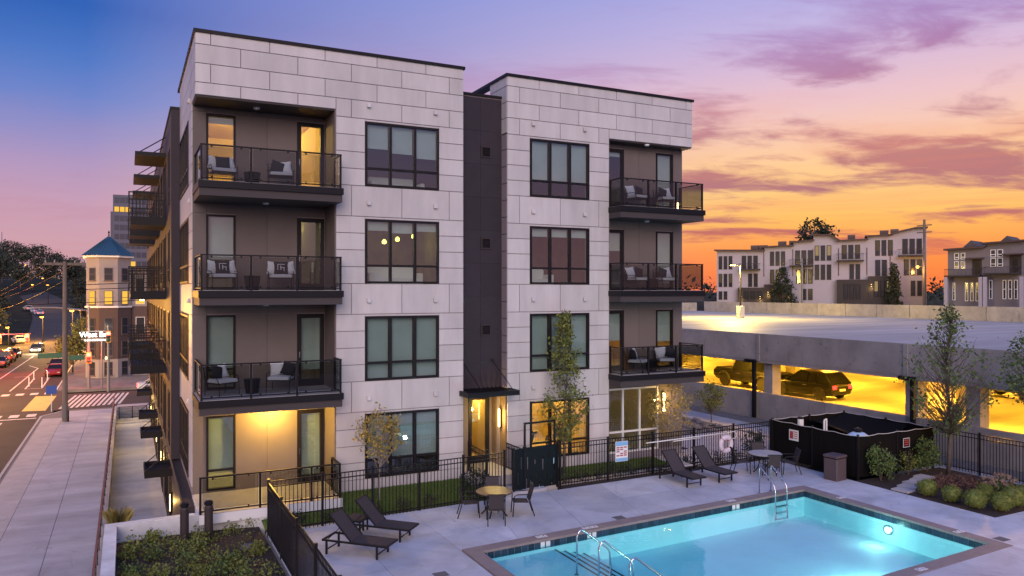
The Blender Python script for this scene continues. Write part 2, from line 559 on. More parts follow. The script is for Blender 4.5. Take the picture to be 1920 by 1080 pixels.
    def build(s, name, m, parent=None, world=False, smooth=False, **props):
        if world and parent is not None:
            p = parent
            off = Vector((0, 0, 0))
            while p is not None:
                off += p.location
                p = p.parent
            s.v = [(v[0] - off.x, v[1] - off.y, v[2] - off.z) for v in s.v]
        o = bpy.data.objects.new(name, s.mesh(name, m, smooth))
        col.objects.link(o)
        o.parent = parent
        for k, v in props.items():
            o[k] = v
        return o


def put(name, me, parent, loc=(0, 0, 0), rot=(0, 0, 0), **props):
    o = bpy.data.objects.new(name, me)
    col.objects.link(o)
    o.parent = parent
    o.location = loc
    o.rotation_euler = rot
    for k, v in props.items():
        o[k] = v
    return o


def thing(name, label, cat, loc=(0, 0, 0), rz=0.0, group=None):
    o = bpy.data.objects.new(name, None)
    o.empty_display_size = 0.2
    col.objects.link(o)
    o.location = loc
    o.rotation_euler = (0, 0, rz)
    o['label'] = label
    o['category'] = cat
    if group:
        o['group'] = group
    return o


def tag(o, label, cat, group=None):
    o['label'] = label
    o['category'] = cat
    if group:
        o['group'] = group
    return o


KIDS = {}
def dup(root, loc, rz, label=None, group=None, mats=None):
    if root.name not in KIDS:
        KIDS[root.name] = [(c, list(c.children)) for c in root.children]
    r = root.copy()
    col.objects.link(r)
    r.location = loc
    r.rotation_euler = (0, 0, rz)
    if label:
        r['label'] = label
    if group:
        r['group'] = group
    for ch, gs in KIDS[root.name]:
        c = ch.copy()
        col.objects.link(c)
        c.parent = r
        for g in gs:
            d = g.copy()
            col.objects.link(d)
            d.parent = c
    return r


def struct(name, m, mt, smooth=False):
    return m.build(name, mt, None, smooth=smooth, kind='structure')


def point(name, loc, power, c, r=0.05, parent=None):
    d = bpy.data.lights.new(name, 'POINT')
    d.energy = power
    d.color = c
    d.shadow_soft_size = r
    o = bpy.data.objects.new(name, d)
    col.objects.link(o)
    o.location = loc
    if parent is not None:
        o.parent = parent
        o.location = Vector(loc) - parent.location
    return o


def area(name, loc, power, c, sx, sy, direction=(0, 0, -1)):
    d = bpy.data.lights.new(name, 'AREA')
    d.shape = 'RECTANGLE'
    d.size = sx
    d.size_y = sy
    d.energy = power
    d.color = c
    o = bpy.data.objects.new(name, d)
    col.objects.link(o)
    o.location = loc
    o.rotation_euler = Vector(direction).to_track_quat('-Z', 'Y').to_euler()
    return o


def leaves(pts, per, spread, size, rng, flat=0.0):
    """leaf-sized quads scattered round cluster points"""
    n = len(pts) * per
    P = np.repeat(np.array(pts, dtype=float), per, axis=0)
    rs = np.random.RandomState(rng.randint(0, 10 ** 6))
    P = P + rs.normal(0, 1, (n, 3)) * spread
    a = rs.normal(0, 1, (n, 3))
    a /= np.linalg.norm(a, axis=1, keepdims=True)
    b = np.cross(a, rs.normal(0, 1, (n, 3)))
    b /= np.linalg.norm(b, axis=1, keepdims=True) + 1e-9
    sz = size * rs.uniform(0.6, 1.3, (n, 1))
    a *= sz
    b *= sz * 0.55
    V = np.stack([P - a, P + b, P + a, P - b], 1).reshape(-1, 3)
    m = M()
    m.v = [tuple(x) for x in V.tolist()]
    m.f = [(4 * i, 4 * i + 1, 4 * i + 2, 4 * i + 3) for i in range(n)]
    return m

# ================================================================ apartment building
B = thing('apartment_building', 'pale panelled four storey apartment building with black framed windows and balconies beside the pool', 'building')
FL = [0.0, 3.2, 6.4, 9.6]


def holes_wall(m, u0, u1, z0, z1, d0, d1, holes, tf=None):
    """a wall of boxes with rectangular openings; u along the wall, d through it"""
    us = sorted(set([u0, u1] + [h for H in holes for h in H[:2] if u0 < h < u1]))
    zs = sorted(set([z0, z1] + [h for H in holes for h in H[2:4] if z0 < h < z1]))
    for a, b in zip(us, us[1:]):
        run = None
        for c, d in zip(zs, zs[1:]):
            um, zm = (a + b) / 2, (c + d) / 2
            hit = any(H[0] < um < H[1] and H[2] < zm < H[3] for H in holes)
            if hit:
                if run:
                    m.box(a, b, d0, d1, run[0], run[1])
                run = None
            else:
                run = (run[0], d) if run else (c, d)
        if run:
            m.box(a, b, d0, d1, run[0], run[1])
    return m


def side_tf(m, at, y1):
    """local (along, into, up) to the wall that looks towards -x"""
    m.v = [(at + v[1], y1 - v[0], v[2]) for v in m.v]
    return m


def window(parent, x0, x1, z0, z1, y, cols=3, transom=0.55, blinds=(1, 1, 1), side=None, name='window', fr='black_frame', t=0.07, widths=None, blind_mat='blind', bw=None):
    """frame mesh > pane, blind. side=(at) puts it in the wall that looks towards -x, x0..x1 then count y"""
    W = x1 - x0
    def fin(m):
        if side is None:
            m.v = [(v[0] + x0, v[1] + y, v[2]) for v in m.v]
        else:
            m.v = [(side + v[1], x1 - v[0], v[2]) for v in m.v]
        return m
    f = M()
    f.box(0, t, -0.03, 0.10, z0, z1).box(W - t, W, -0.03, 0.10, z0, z1)
    f.box(t, W - t, -0.029, 0.10, z1 - t, z1).box(t, W - t, -0.029, 0.10, z0, z0 + t)
    cw = W / cols
    xs = [cw * i for i in range(cols + 1)]
    for i in range(1, cols):
        f.box(xs[i] - t * .6, xs[i] + t * .6, -0.026, 0.095, z0 + t, z1 - t)
    if transom:
        for i in range(cols):
            a = xs[i] + (t if i == 0 else t * .6)
            b = xs[i + 1] - (t if i == cols - 1 else t * .6)
            f.box(a, b, -0.022, 0.09, z0 + transom, z0 + transom + t)
    o = fin(f).build(name, fr, parent)
    for i in range(cols):
        a, b = xs[i] + t * .5, xs[i + 1] - t * .5
        if transom:
            fin(M().box(a, b, 0.04, 0.052, z0 + t * .5, z0 + transom + t * .5)).build('pane', 'win_glass', o)
            fin(M().box(a, b, 0.04, 0.052, z0 + transom + t * .6, z1 - t * .5)).build('pane', 'win_glass', o)
        else:
            fin(M().box(a, b, 0.04, 0.052, z0 + t * .5, z1 - t * .5)).build('pane', 'win_glass', o)
        bl = blinds[i % len(blinds)] if blinds else 0
        if bl > 0:
            zb = z1 - (z1 - z0) * bl
            m = M().box(a + .01, b - .01, 0.16, 0.165, zb + 0.03, z1 - 0.02).box(a + .01, b - .01, 0.15, 0.175, zb, zb + 0.028)
            fin(m).build('blind', blind_mat, o)
    return o


def panel(a, b, z0, z1, axis='x', at=0.0, m='panel', g=0.012, name='cladding_panel'):
    if b - a < 0.06 or z1 - z0 < 0.06:
        return
    mm = M()
    if axis == 'x':
        mm.box(a + g, b - g, at, at + 0.034, z0 + g, z1 - g)
    elif axis == 'y':
        mm.box(at, at + 0.034, a + g, b - g, z0 + g, z1 - g)
    else:   # faces +x
        mm.box(at - 0.034, at, a + g, b - g, z0 + g, z1 - g)
    mm.build(name, m, B)


def cuts(a, b, js):
    xs = [a] + sorted(j for j in js if a + 0.12 < j < b - 0.12) + [b]
    return list(zip(xs, xs[1:]))


JA = [0.43 + 1.71 * i for i in range(-2, 14)]
JB = [1.285 + 1.71 * i for i in range(-2, 14)]
TOPROWS = [(13.76, 14.12, 0), (13.19, 13.76, 1), (12.62, 13.19, 0), (12.03, 12.62, 1)]

def block(x0, x1, rx0, rx1, wx0, wx1, JA, JB, left_open):
    """front cladding of one pale block: parapet band, recess from rx0 to rx1, solid strip with a column of windows"""
    s0, s1 = (rx1, x1) if left_open else (x0, rx0)
    for z0, z1, k in TOPROWS:
        js = JB if k else JA
        lo = max(z0, 12.25)
        if z0 < 12.25:
            for a, b in cuts(rx0, rx1, js):
                panel(a, b, lo, z1)
            for a, b in cuts(s0, s1, js):
                panel(a, b, z0, z1)
        else:
            for a, b in cuts(x0, x1, js):
                panel(a, b, z0, z1)
    for zf in FL:
        for k in range(4):
            z0, z1 = zf + .23 + .55 * k, zf + .23 + .55 * (k + 1)
            panel(s0, wx0, z0, z1)
            panel(wx1, s1, z0, z1)
        if zf < 9:
            for a, b in cuts(s0, s1, JB):
                panel(a, b, zf + 2.43, zf + 3.43)
        # under and over the window
        panel(wx0, wx1, zf + 2.345, zf + 2.43, g=0.006) if False else None
    for a, b in cuts(s0, s1, JA):
        panel(a, b, -0.35, 0.23)


X1 = 8.66
block(0.0, X1, 0.0, 4.2, 5.16, 7.74, JA, JB, True)
X2, X3 = 10.36, 18.82
JA2 = [11.67 + 1.705 * i for i in range(-2, 8)]
JB2 = [10.86 + 1.705 * i for i in range(-2, 8)]
block(X2, X3, 14.74, X3, 11.29, 13.83, JA2, JB2, False)

# backing walls
win1 = [(5.16, 7.74, zf + .23, zf + 2.36) for zf in FL]
win2 = [(11.29, 13.83, zf + .23, zf + 2.36) for zf in FL]
m = M()
holes_wall(m, 4.2, X1, -0.6, 12.25, 0.036, 0.3, win1)
holes_wall(m, X2 + .036, 14.74, -0.6, 12.25, 0.036, 0.3, win2)
m.box(0.036, X1, 0.036, 0.3, 12.25, 14.1)
m.box(X2 + .036, X3 - .001, 0.036, 0.3, 12.25, 14.1)
m.build('wall', 'backing', B)
# trims that close the gap between window heads and the joint line above
m = M()
for zf in FL:
    for a, b in ((5.16, 7.74), (11.29, 13.83)):
        m.box(a, b, 0.005, 0.034, zf + 2.362, zf + 2.415)
m.build('window_head', 'panel', B)
RE1, RE2 = 1.4, 0.62      # depth of the two balcony recesses
# side of the left block (looks to -x), with its windows
sw = [(2.7, 7.0, zf + .27, zf + 2.36) for zf in FL]
m = M()
holes_wall(m, RE1 + .037, 7.6, -0.6, 12.25, 0.036, 0.3, sw)
m.v = [(v[1], v[0], v[2]) for v in m.v]
m.f = [tuple(reversed(f)) for f in m.f]
m.box(0.036, 0.3, 0.3, 7.6, 12.25, 14.1)
m.build('wall', 'backing', B)
SJA = [1.1, 2.81, 4.52, 6.23]
SJB = [0.25, 1.95, 3.66, 5.37, 7.08]
for z0, z1, k in TOPROWS:
    js = SJB if k else SJA
    if z0 < 12.25:
        for a, b in cuts(0.04, RE1, js):
            panel(a, b, 12.25, z1, 'y')
        for a, b in cuts(RE1, 7.4, js):
            panel(a, b, z0, z1, 'y')
    else:
        for a, b in cuts(0.04, 7.4, js):
            panel(a, b, z0, z1, 'y')
for zf in FL:
    for k in range(4):
        z0, z1 = zf + .23 + .55 * k, zf + .23 + .55 * (k + 1)
        panel(RE1, 2.7, z0, z1, 'y')
        panel(7.0, 7.4, z0, z1, 'y')
    if zf < 9:
        for a, b in cuts(RE1, 7.4, SJB):
            panel(a, b, zf + 2.43, zf + 3.43, 'y')
    window(B, 2.7, 7.0, zf + .25, zf + 2.38, 0, cols=5, transom=0.55, blinds=(0.3, 0.5, 0.3, 1, 0.2), side=0.0)
# left return of the second block above and beside the dark strip
for z0, z1, k in TOPROWS:
    for a, b in cuts(0.04, 1.46, [0.7] if k else [1.0]):
        panel(a, b, z0, z1, 'y', X2)
M().box(X2 + .036, X2 + .3, .3, 1.46, 11.9, 14.1).build('wall', 'backing', B)
for k in range(20):
    panel(0.04, 0.46, -0.1 + k * .61, .51 + k * .61, 'y', X2, m='backing') if k < 20 else None

# parapet copings and roofs
m = M()
for a, b, y1 in ((0.0, X1, 7.6), (X2, X3, 9.0)):
    m.box(a - .05, b + .05, -0.05, 0.32, 14.1, 14.2)
    m.box(a - .05, a + .32, 0.32, y1, 14.1, 14.2)
    m.box(b - .32, b + .05, 0.32, y1, 14.1, 14.2)
    m.box(a - .05, b + .05, y1, y1 + .3, 14.1, 14.2)
m.build('coping', 'black_frame', B)
m = M().box(.3, X1 - .01, .3, 7.6, 13.5, 13.6).box(X2 + .3, X3 - .01, .3, 9, 13.5, 13.6)
m.box(X1 - .3, X1 - .005, .3, 7.6, -0.6, 14.1).box(.3, X1 - .3, 7.6, 7.9, 7, 14.1)
m.box(X3 - .3, X3 - .004, RE2 + .3, 9, -0.6, 14.1).box(X2 + .3, X3 - .3, 9, 9.3, -.6, 14.1)
m.build('roof', 'backing', B)

# soffits over the top balconies
for a, b, y1 in ((0.05, 4.19, RE1), (14.75, X3 - .04, RE2)):
    M().box(a, b, 0.05, y1 - .002, 12.2, 12.249).build('soffit', 'bronze', B)
# recess back walls: tan boards with a frieze
def recess(x0, x1, y, openings, vj, reveal_x):
    m = M()
    holes_wall(m, x0, x1, -0.6, 12.25, y + .036, y + .25, openings)
    m.build('wall', 'backing', B)
    for zf in FL:
        ops = [o for o in openings if zf - .2 < o[2] < zf + 1]
        xs = [x0] + [e for o in sorted(ops) for e in o[:2]] + [x1]
        for a, b in zip(xs[::2], xs[1::2]):
            for p, q in cuts(a, b, vj):
                panel(p, q, zf - .04, zf + 2.46, 'x', y, 'tan', g=0.006, name='wall_board')
        for o in ops:
            if o[3] < zf + 2.45:
                panel(o[0], o[1], o[3], zf + 2.46, 'x', y, 'tan', g=0.004, name='wall_board')
            if o[2] > zf + .03:
                panel(o[0], o[1], zf - .04, o[2], 'x', y, 'tan', g=0.004, name='wall_board')
        for p, q in cuts(x0, x1, vj + [xs[1], xs[-2]]):
            panel(p, q, zf + 2.46, zf + 3.16, 'x', y, 'tan', g=0.006, name='wall_board')

op1 = [(0.43, 1.30, zf + .06, zf + 2.42) for zf in FL] + [(3.25, 4.14, zf + .02, zf + 2.42) for zf in FL]
recess(0.02, 4.19, RE1, op1, [2.28], 4.19)
op2 = [(17.45, 18.31, zf + .06, zf + 2.42) for zf in FL[1:]] + [(14.92, 15.86, zf + .02, zf + 2.42) for zf in FL[1:]] + [(14.95, 17.55, -0.05, 2.52)]
recess(14.75, X3 - .02, RE2, op2, [16.6], 14.74)
# reveals of the recesses
for z0 in FL:
    panel(0.05, RE1 - .002, z0 - .04, z0 + 2.6, 'y', 4.16, 'tan', g=.004, name='wall_board') if False else None
m = M().box(4.165, 4.199, 0.04, RE1, -0.6, 12.24).box(14.741, 14.775, 0.04, RE2, -0.6, 12.24)
m.build('reveal', 'tan', B)

def door(x0, x1, z0, z1, y, blind=0.0, handle=True):
    o = M().box(x0, x0 + .13, y - .02, y + .1, z0, z1).box(x1 - .13, x1, y - .02, y + .1, z0, z1).box(x0 + .13, x1 - .13, y - .019, y + .1, z1 - .13, z1).box(x0 + .13, x1 - .13, y - .019, y + .1, z0, z0 + .22).build('door', 'black_frame', B)
    M().box(x0 + .12, x1 - .12, y + .03, y + .045, z0 + .2, z1 - .12).build('pane', 'win_glass', o)
    if blind > 0:
        M().box(x0 + .1, x1 - .1, y + .13, y + .137, z1 - (z1 - z0) * blind, z1 - .1).build('blind', 'blind', o)
    M().box(x0 + .05, x0 + .08, y - .08, y - .02, z0 + .95, z0 + 1.15).build('handle', 'steel', o)
    return o

for zf, b1, bd in zip(FL, (.78, .74, .60, .12), (.93, .78, .0, 0)):
    window(B, 0.43, 1.30, zf + .06, zf + 2.42, RE1, cols=1, transom=0.6, blinds=(b1,), t=.06)
    door(3.25, 4.14, zf + .02, zf + 2.42, RE1, bd)
for zf, b1, bd in zip(FL[1:], (.55, .9, .9), (.5, .35, .12)):
    window(B, 17.45, 18.31, zf + .06, zf + 2.42, RE2, cols=1, transom=0.6, blinds=(b1,), t=.06)
    door(14.92, 15.86, zf + .02, zf + 2.42, RE2, bd)
# front windows
for zf, bl in zip(FL, ((.74, .76, .73), (1, .97, 1), (.17, .20, .16), (.40, .45, .50))):
    window(B, 5.16, 7.74, zf + .24, zf + 2.35, 0.0, blinds=bl)
for zf, bl in zip(FL, ((0, 0, 0), (1, 1, 1), (.17, .17, .17), (.70, .72, .71))):
    window(B, 11.29, 13.83, zf + .24, zf + 2.35, 0.0, blinds=bl)

# ground floor glazed front of the second block
o = M()
for xx in (14.95, 15.78, 16.60, 17.49):
    o.box(xx, xx + .07, RE2 - .02, RE2 + .1, -.05, 2.52)
for z in (-.05, 0.75, 2.45):
    for a, b in ((15.02, 15.78), (15.85, 16.6), (16.67, 17.49)):
        o.box(a, b, RE2 - .018, RE2 + .1, z, z + .07)
o = o.build('storefront', 'white_paint', B)
for a, b in ((15.0, 15.8), (15.83, 16.62), (16.65, 17.51)):
    M().box(a, b, RE2 + .03, RE2 + .045, 0, .78).build('pane', 'win_glass', o)
    M().box(a, b, RE2 + .03, RE2 + .045, .8, 2.48).build('pane', 'win_glass', o)
M().box(16.74, 16.77, RE2 - .1, RE2 - .02, .85, 1.35).build('handle', 'steel', o)

# rooms behind the glass
def room(x0, x1, y0, y1, zf, m='room_wall', left=True):
    z0, z1 = zf + .02, zf + 2.75
    mm = M()
    mm.quad((x0, y1, z0), (x1, y1, z0), (x1, y1, z1), (x0, y1, z1))
    mm.quad((x1, y0, z0), (x1, y1, z0), (x1, y1, z1), (x1, y0, z1))
    if left:
        mm.quad((x0, y0, z0), (x0, y1, z0), (x0, y1, z1), (x0, y0, z1))
    mm.quad((x0, y0, z1), (x1, y0, z1), (x1, y1, z1), (x0, y1, z1))
    mm.quad((x0, y0, z0), (x1, y0, z0), (x1, y1, z0), (x0, y1, z0))
    return mm.build('room', m, B)
for i, zf in enumerate(FL):
    room(0.31, 4.15, RE1 + .27, 7.3, zf, 'room_warm' if i == 3 else 'room_wall', left=False)
    room(4.5, 8.35, .31, 4.6, zf, ('room_wall', 'room_wall', 'room_green', 'room_dark')[i])
    room(10.7, 14.4, .31, 4.6, zf, ('room_warm', 'room_wall', 'room_rust', 'room_dark')[i])
    room(14.8, 18.5, RE2 + .27, 5.4, zf, ('room_wall', 'room_warm', 'room_wall', 'room_dark')[i])

def downlight(x, y, z, power, c, r=.1, mt='bulb_warm'):
    M().lathe([(r, 0), (r, -.03)], 12, (x, y, z)).build('ceiling_light', mt, B)
    point('room_light', (x, y, z - .25), power, c, .12)
GOLD = (1.0, 0.60, 0.13)
downlight(2.0, 3.6, 12.33, 420, GOLD)
downlight(3.2, 5.6, 12.33, 160, GOLD)
for x_, y_, z_ in ((6.55, 2.4, 8.1), (7.25, 3.0, 8.25), (7.75, 2.6, 8.35), (5.6, 3.4, 8.2)):
    pd_ = M().lathe([(.02, .0), (.075, .02), (.085, .09), (.05, .15), (.015, .17)], 10, (x_, y_, z_)).build('pendant_lamp', 'bulb_green', B)
    M().tube([(x_, y_, z_ + .17), (x_, y_, 9.14)], .008, 5).build('cord', 'black_metal', pd_)
    point('pendant_light', (x_, y_, z_ - .12), 7, (1, .85, .12), .06)
downlight(12.2, 3.6, 9.1, 16, (1, .36, .06), .06)
downlight(12.0, 2.6, 2.7, 260, GOLD)
downlight(13.3, 3.2, 2.7, 200, GOLD)
downlight(16.2, 3.2, 2.7, 40, GOLD)
downlight(15.6, 3.4, 5.9, 70, GOLD)
downlight(17.6, 3.4, 5.9, 55, GOLD)
downlight(2.4, 4.4, 9.1, 10, (1, .8, .2), .05)
downlight(3.6, 5.2, 9.1, 10, (1, .8, .2), .05)
downlight(2.2, 5.0, 5.9, 30, GOLD, .05)
downlight(1.1, 2.9, 2.7, 150, (1, .72, .22), .06)
downlight(3.5, 2.9, 2.7, 150, (1, .72, .22), .06)
# patio lamp under the first balcony, lit
M().lathe([(.11, 0), (.11, -.05), (.08, -.07)], 14, (2.35, 0.75, 2.78)).build('ceiling_light', 'bulb_warm', B)
point('patio_light', (2.35, 0.75, 2.55), 430, (1, .58, .10), .1)
for x, y, z in ((1.85, .7, 12.2), (2.1, .5, 9.18), (2.1, .5, 5.98), (16.6, .1, 12.2), (16.6, .1, 9.18)):
    M().lathe([(.1, 0), (.1, -.05), (.06, -.065)], 14, (x, y, z)).build('ceiling_light', 'white_paint', B)

# balconies
def balcony(x0, x1, yf, yb, zf, posts, railing_only=False, left_to=None, right_to=None):
    if railing_only:
        o = M().box(x0, x1, yf, yb, zf - .28, zf - .005).build('patio_slab', 'white_paint', B)
        M().box(x0 + .01, x1 - .01, yf + .01, yb - .01, zf - .004, zf + .002).build('floor', 'concrete', o)
    else:
        o = M().box(x0, x1, yf, yb, zf - .20, zf).build('balcony', 'black_metal', B)
        M().box(x0 + .03, x1 - .03, yf + .07, yb - .002, zf - .43, zf - .201).build('fascia', 'brown_fascia', o)
        M().box(x0 + .04, x1 - .04, yf + .04, yb - .004, zf + .001, zf + .012).build('floor', 'concrete', o)
    h = 1.06
    yr = yf + .07
    ps = [(p, yr) for p in posts]
    for p, y in ps:
        M().box(p - .03, p + .03, y - .03, y + .03, zf + .002, zf + h - .041).build('post', 'black_metal', o)
    runs = [((posts[0], yr), (posts[-1], yr))]
    M().box(posts[0] - .035, posts[-1] + .035, yr - .035, yr + .035, zf + h - .04, zf + h).build('rail', 'black_metal', o)
    M().box(posts[0] + .03, posts[-1] - .03, yr - .02, yr + .02, zf + .06, zf + .095).build('rail', 'black_metal', o)
    for a, b in zip(posts, posts[1:]):
        M().box(a + .05, b - .05, yr - .006, yr + .006, zf + .12, zf + h - .06).build('glass_panel', 'rail_glass', o)
        cm = M()
        for f in (.2, .8):
            for zz in (zf + .105, zf + h - .075):
                xx = a + (b - a) * f
                cm.box(xx - .025, xx + .025, yr - .02, yr + .02, zz - .02, zz + .03)
        cm.build('clip', 'black_metal', o)
    for xx, yt in ((posts[0], left_to), (posts[-1], right_to)):
        if yt is None:
            continue
        M().box(xx - .034, xx + .034, yr + .036, yt, zf + h - .039, zf + h - .001).build('rail', 'black_metal', o)
        M().box(xx - .02, xx + .02, yr + .03, yt, zf + .06, zf + .094).build('rail', 'black_metal', o)
        M().box(xx - .03, xx + .03, yt - .06, yt - .001, zf + .002, zf + h - .04).build('post', 'black_metal', o)
        M().box(xx - .006, xx + .006, yr + .06, yt - .08, zf + .12, zf + h - .06).build('glass_panel', 'rail_glass', o)
    return o

YB = -0.84
for zf in FL[1:]:
    balcony(0.02, 4.24, YB, RE1, zf, [0.11, 1.48, 2.82, 4.15], left_to=RE1, right_to=0.0)
    balcony(14.70, 18.68 + .1, YB, RE2, zf, [14.78, 16.02, 17.35, 18.66], left_to=0.0, right_to=RE2)
balcony(0.02, 4.13, -1.1, RE1 - .002, 0.0, [0.06, 1.7, 3.2, 4.06], True, right_to=0.0)

# dark strip between the blocks, with louvres, canopy and the lit entrance
YS = 0.46
m = M()
holes_wall(m, X1, X2 + .03, -0.6, 13.38, YS + .036, YS + .3, [(8.82, 10.3, -.6, 2.62)])
m.build('wall', 'backing', B)
for k in range(9):
    z0, z1 = 2.62 + k * 1.19, 2.62 + (k + 1) * 1.19
    panel(X1 + .0, X1 + .86, z0, z1, 'x', YS, 'dark_clad', g=.003)
    panel(X1 + .86, X2, z0, z1, 'x', YS, 'dark_clad', g=.003)
M().box(X1, X2, YS - .04, YS + .3, 13.38, 13.46).build('coping', 'black_frame', B)
for z in (4.98, 8.1, 11.39):
    o = M().box(9.53, 9.57, YS - .05, YS, z - .2, z + .2).box(9.88, 9.92, YS - .05, YS, z - .2, z + .2).box(9.57, 9.88, YS - .049, YS, z + .16, z + .2).box(9.57, 9.88, YS - .049, YS, z - .2, z - .16).build('vent', 'bronze', B)
    for k in range(4):
        M().raw([(9.57, YS - .045, z - .13 + k * .075), (9.88, YS - .045, z - .13 + k * .075), (9.88, YS - .006, z - .08 + k * .075), (9.57, YS - .006, z - .08 + k * .075), (9.57, YS - .045, z - .122 + k * .075), (9.88, YS - .045, z - .122 + k * .075)], [(0, 1, 2, 3), (4, 3, 2, 5), (0, 4, 5, 1)]).build('louvre', 'black_frame', o)
cn = M().box(8.5, 10.46, -.80, -.72, 2.75, 2.92).box(8.5, 8.58, -.72, YS, 2.75, 2.92).box(10.38, 10.46, -.72, -.001, 2.75, 2.92).build('canopy', 'black_metal', B)
for k in range(11):
    M().box(8.64 + k * .16, 8.70 + k * .16, -.715, YS - .002, 2.80, 2.92).build('slat', 'black_metal', cn)
for xx in (8.8, 9.98):
    M().tube([(xx, YS, 3.9), (xx + .25, -.74, 2.93)], .013, 6).lathe([(.06, -.03), (.06, .03)], 8, (xx, YS - .02, 3.9)).build('tie_rod', 'black_metal', cn)
# entrance recess
PY = 1.2
m = M().box(8.70, 8.82, YS, PY, -.3, 2.6).box(8.82, 10.34, YS + .3, PY, 2.6, 2.7)
m.box(8.7, 9.36, PY, PY + .1, -.3, 2.6).box(10.22, 10.5, PY, PY + .1, -.3, 2.6)
m.build('porch', 'tan', B)
M().box(10.31, X2 + .03, .04, PY, -.3, 2.6).build('side_wall', 'table_wood', B)
door(9.37, 10.21, 0.05, 2.5, PY)
room(8.75, 10.32, PY + .12, 5, 0.0, 'room_warm')
downlight(9.9, 2.6, 2.72, 170, GOLD)
M().box(8.66, 10.6, -.9, PY, -.3, 0.04).build('step', 'concrete', B)
sc = M().box(10.22, 10.308, .30, .40, 1.45, 2.15).build('wall_lamp', 'black_frame', B)
M().box(10.19, 10.219, .31, .39, 1.48, 2.12).build('lens', 'bulb_warm', sc)
point('porch_light', (9.95, .15, 1.85), 75, (1, .66, .2), .08)
sc = M().box(17.72, 17.84, RE2 - .09, RE2, 1.45, 2.25).build('wall_lamp', 'black_frame', B)
M().box(17.735, 17.825, RE2 - .12, RE2 - .09, 1.48, 2.22).build('lens', 'bulb_warm', sc)
point('wall_light', (17.78, RE2 - .4, 1.9), 60, (1, .60, .14), .08)

# small white vent hoods on the cladding
hood = M().raw([(-.06, 0, -.07), (.06, 0, -.07), (.06, 0, .07), (-.06, 0, .07), (-.06, -.11, -.07), (.06, -.11, -.07), (.06, -.06, .07), (-.06, -.06, .07)],
               [(4, 5, 6, 7), (0, 4, 7, 3), (1, 2, 6, 5), (7, 6, 2, 3), (0, 1, 5, 4)]).mesh('vent_hood', 'panel')
for zf in FL:
    for x in (5.27, 7.6, 11.4, 13.61):
        put('vent_hood', hood, B, (x, -.001, zf + 2.88))
for y in (2.0,):
    for zf in FL:
        put('vent_hood', hood, B, (-.001, y, zf + 2.88), (0, 0, -math.pi / 2))

# ---------------- long dark wing down the street side
WX = -0.30
YW0, YW1 = 7.42, 47.0
wins = []
for k in range(5):
    yb = 11.5 + k * 7.2
    for zf in FL:
        wins += [(yb, yb + 2.4, zf + .05, zf + 2.4), (yb + 3.9, yb + 5.5, zf + .3, zf + 2.4)]
        if k == 0:
            wins.append((8.4, 9.6, zf + .3, zf + 2.4))
m = M()
holes_wall(m, YW0, YW1, -0.05, 13.36, 0.0, 0.3, wins)
m.v = [(WX + v[1], v[0], v[2]) for v in m.v]
m.f = [tuple(reversed(f)) for f in m.f]
m.box(WX, .3, YW0 - .02, YW0, -.05, 13.36)
m.build('wing_wall', 'dark_clad', B)
M().box(WX - .04, WX + .34, YW0 - .05, YW1, 13.36, 13.44).build('coping', 'black_frame', B)
M().box(.3, 8.4, 7.9, YW1, 13.1, 13.2).box(.3, 8, YW1, YW1 + .3, -4, 13.3).build('roof', 'backing', B)
M().box(WX + .25, WX + .3, YW0, YW1, -.05, 13.2).build('room', 'room_dark', B)
for (a, b, z0, z1) in wins:
    window(B, a, b, z0, z1, 0, cols=2, transom=.5 if z1 - z0 < 2.2 else 0, blinds=(.5, .3) if R_.random() < .5 else (), side=WX, t=.07)
# lower storey along the sunken walk
m = M()
dw = [(11.8 + k * 9.4, 13.6 + k * 9.4, -4.6, -1.9) for k in range(4)] + [(15.2 + k * 9.4, 18.6 + k * 9.4, -4.2, -1.6) for k in range(4)]
holes_wall(m, 0.45, YW1, -4.7, -.32, 0.0, .3, dw)
m.v = [(-.06 + v[1], v[0], v[2]) for v in m.v]
m.f = [tuple(reversed(f)) for f in m.f]
m.build('lower_wall', 'bronze', B)
for (a, b, z0, z1) in dw:
    window(B, a, b, z0, z1, 0, cols=2, transom=0, blinds=(), side=-.06, t=.08)
M().box(.2, .24, .5, YW1, -4.7, -.4).build('room', 'room_dark', B)
M().box(-.27, .1, .38, YW1, -.32, -.1).build('ledge', 'bronze', B)
M().box(-.30, -.272, .36, YW1, -.2, -.06).build('ledge_edge', 'red_print', B) if False else M().box(-.30, -.272, .36, YW1, -.24, -.07).build('ledge_edge', 'brown_fascia', B)
for y in (12.4, 22.2, 29.1, 40.8):
    cn = M().box(-1.15, -1.09, y - .9, y + 1.1, -1.6, -1.28).box(-1.09, -.07, y - .9, y - .84, -1.6, -1.28).box(-1.09, -.07, y + 1.04, y + 1.1, -1.6, -1.28).box(-1.09, -.07, y - .84, y + 1.04, -1.45, -1.4).build('canopy', 'black_metal', B)
    for yy in (y - .7, y + .9):
        M().tube([(-1.05, yy, -1.29), (-.07, yy, -.5)], .022, 6).build('tie_rod', 'black_metal', cn)
    lm = M().box(-.16, -.061, y - 1.3, y - 1.2, -3.1, -2.2).build('wall_lamp', 'black_frame', B)
    M().box(-.18, -.161, y - 1.29, y - 1.21, -3.0, -2.3).build('lens', 'bulb_warm', lm)
    point('door_light', (-.4, y - 1.25, -2.6), 45, (1, .6, .16), .06)
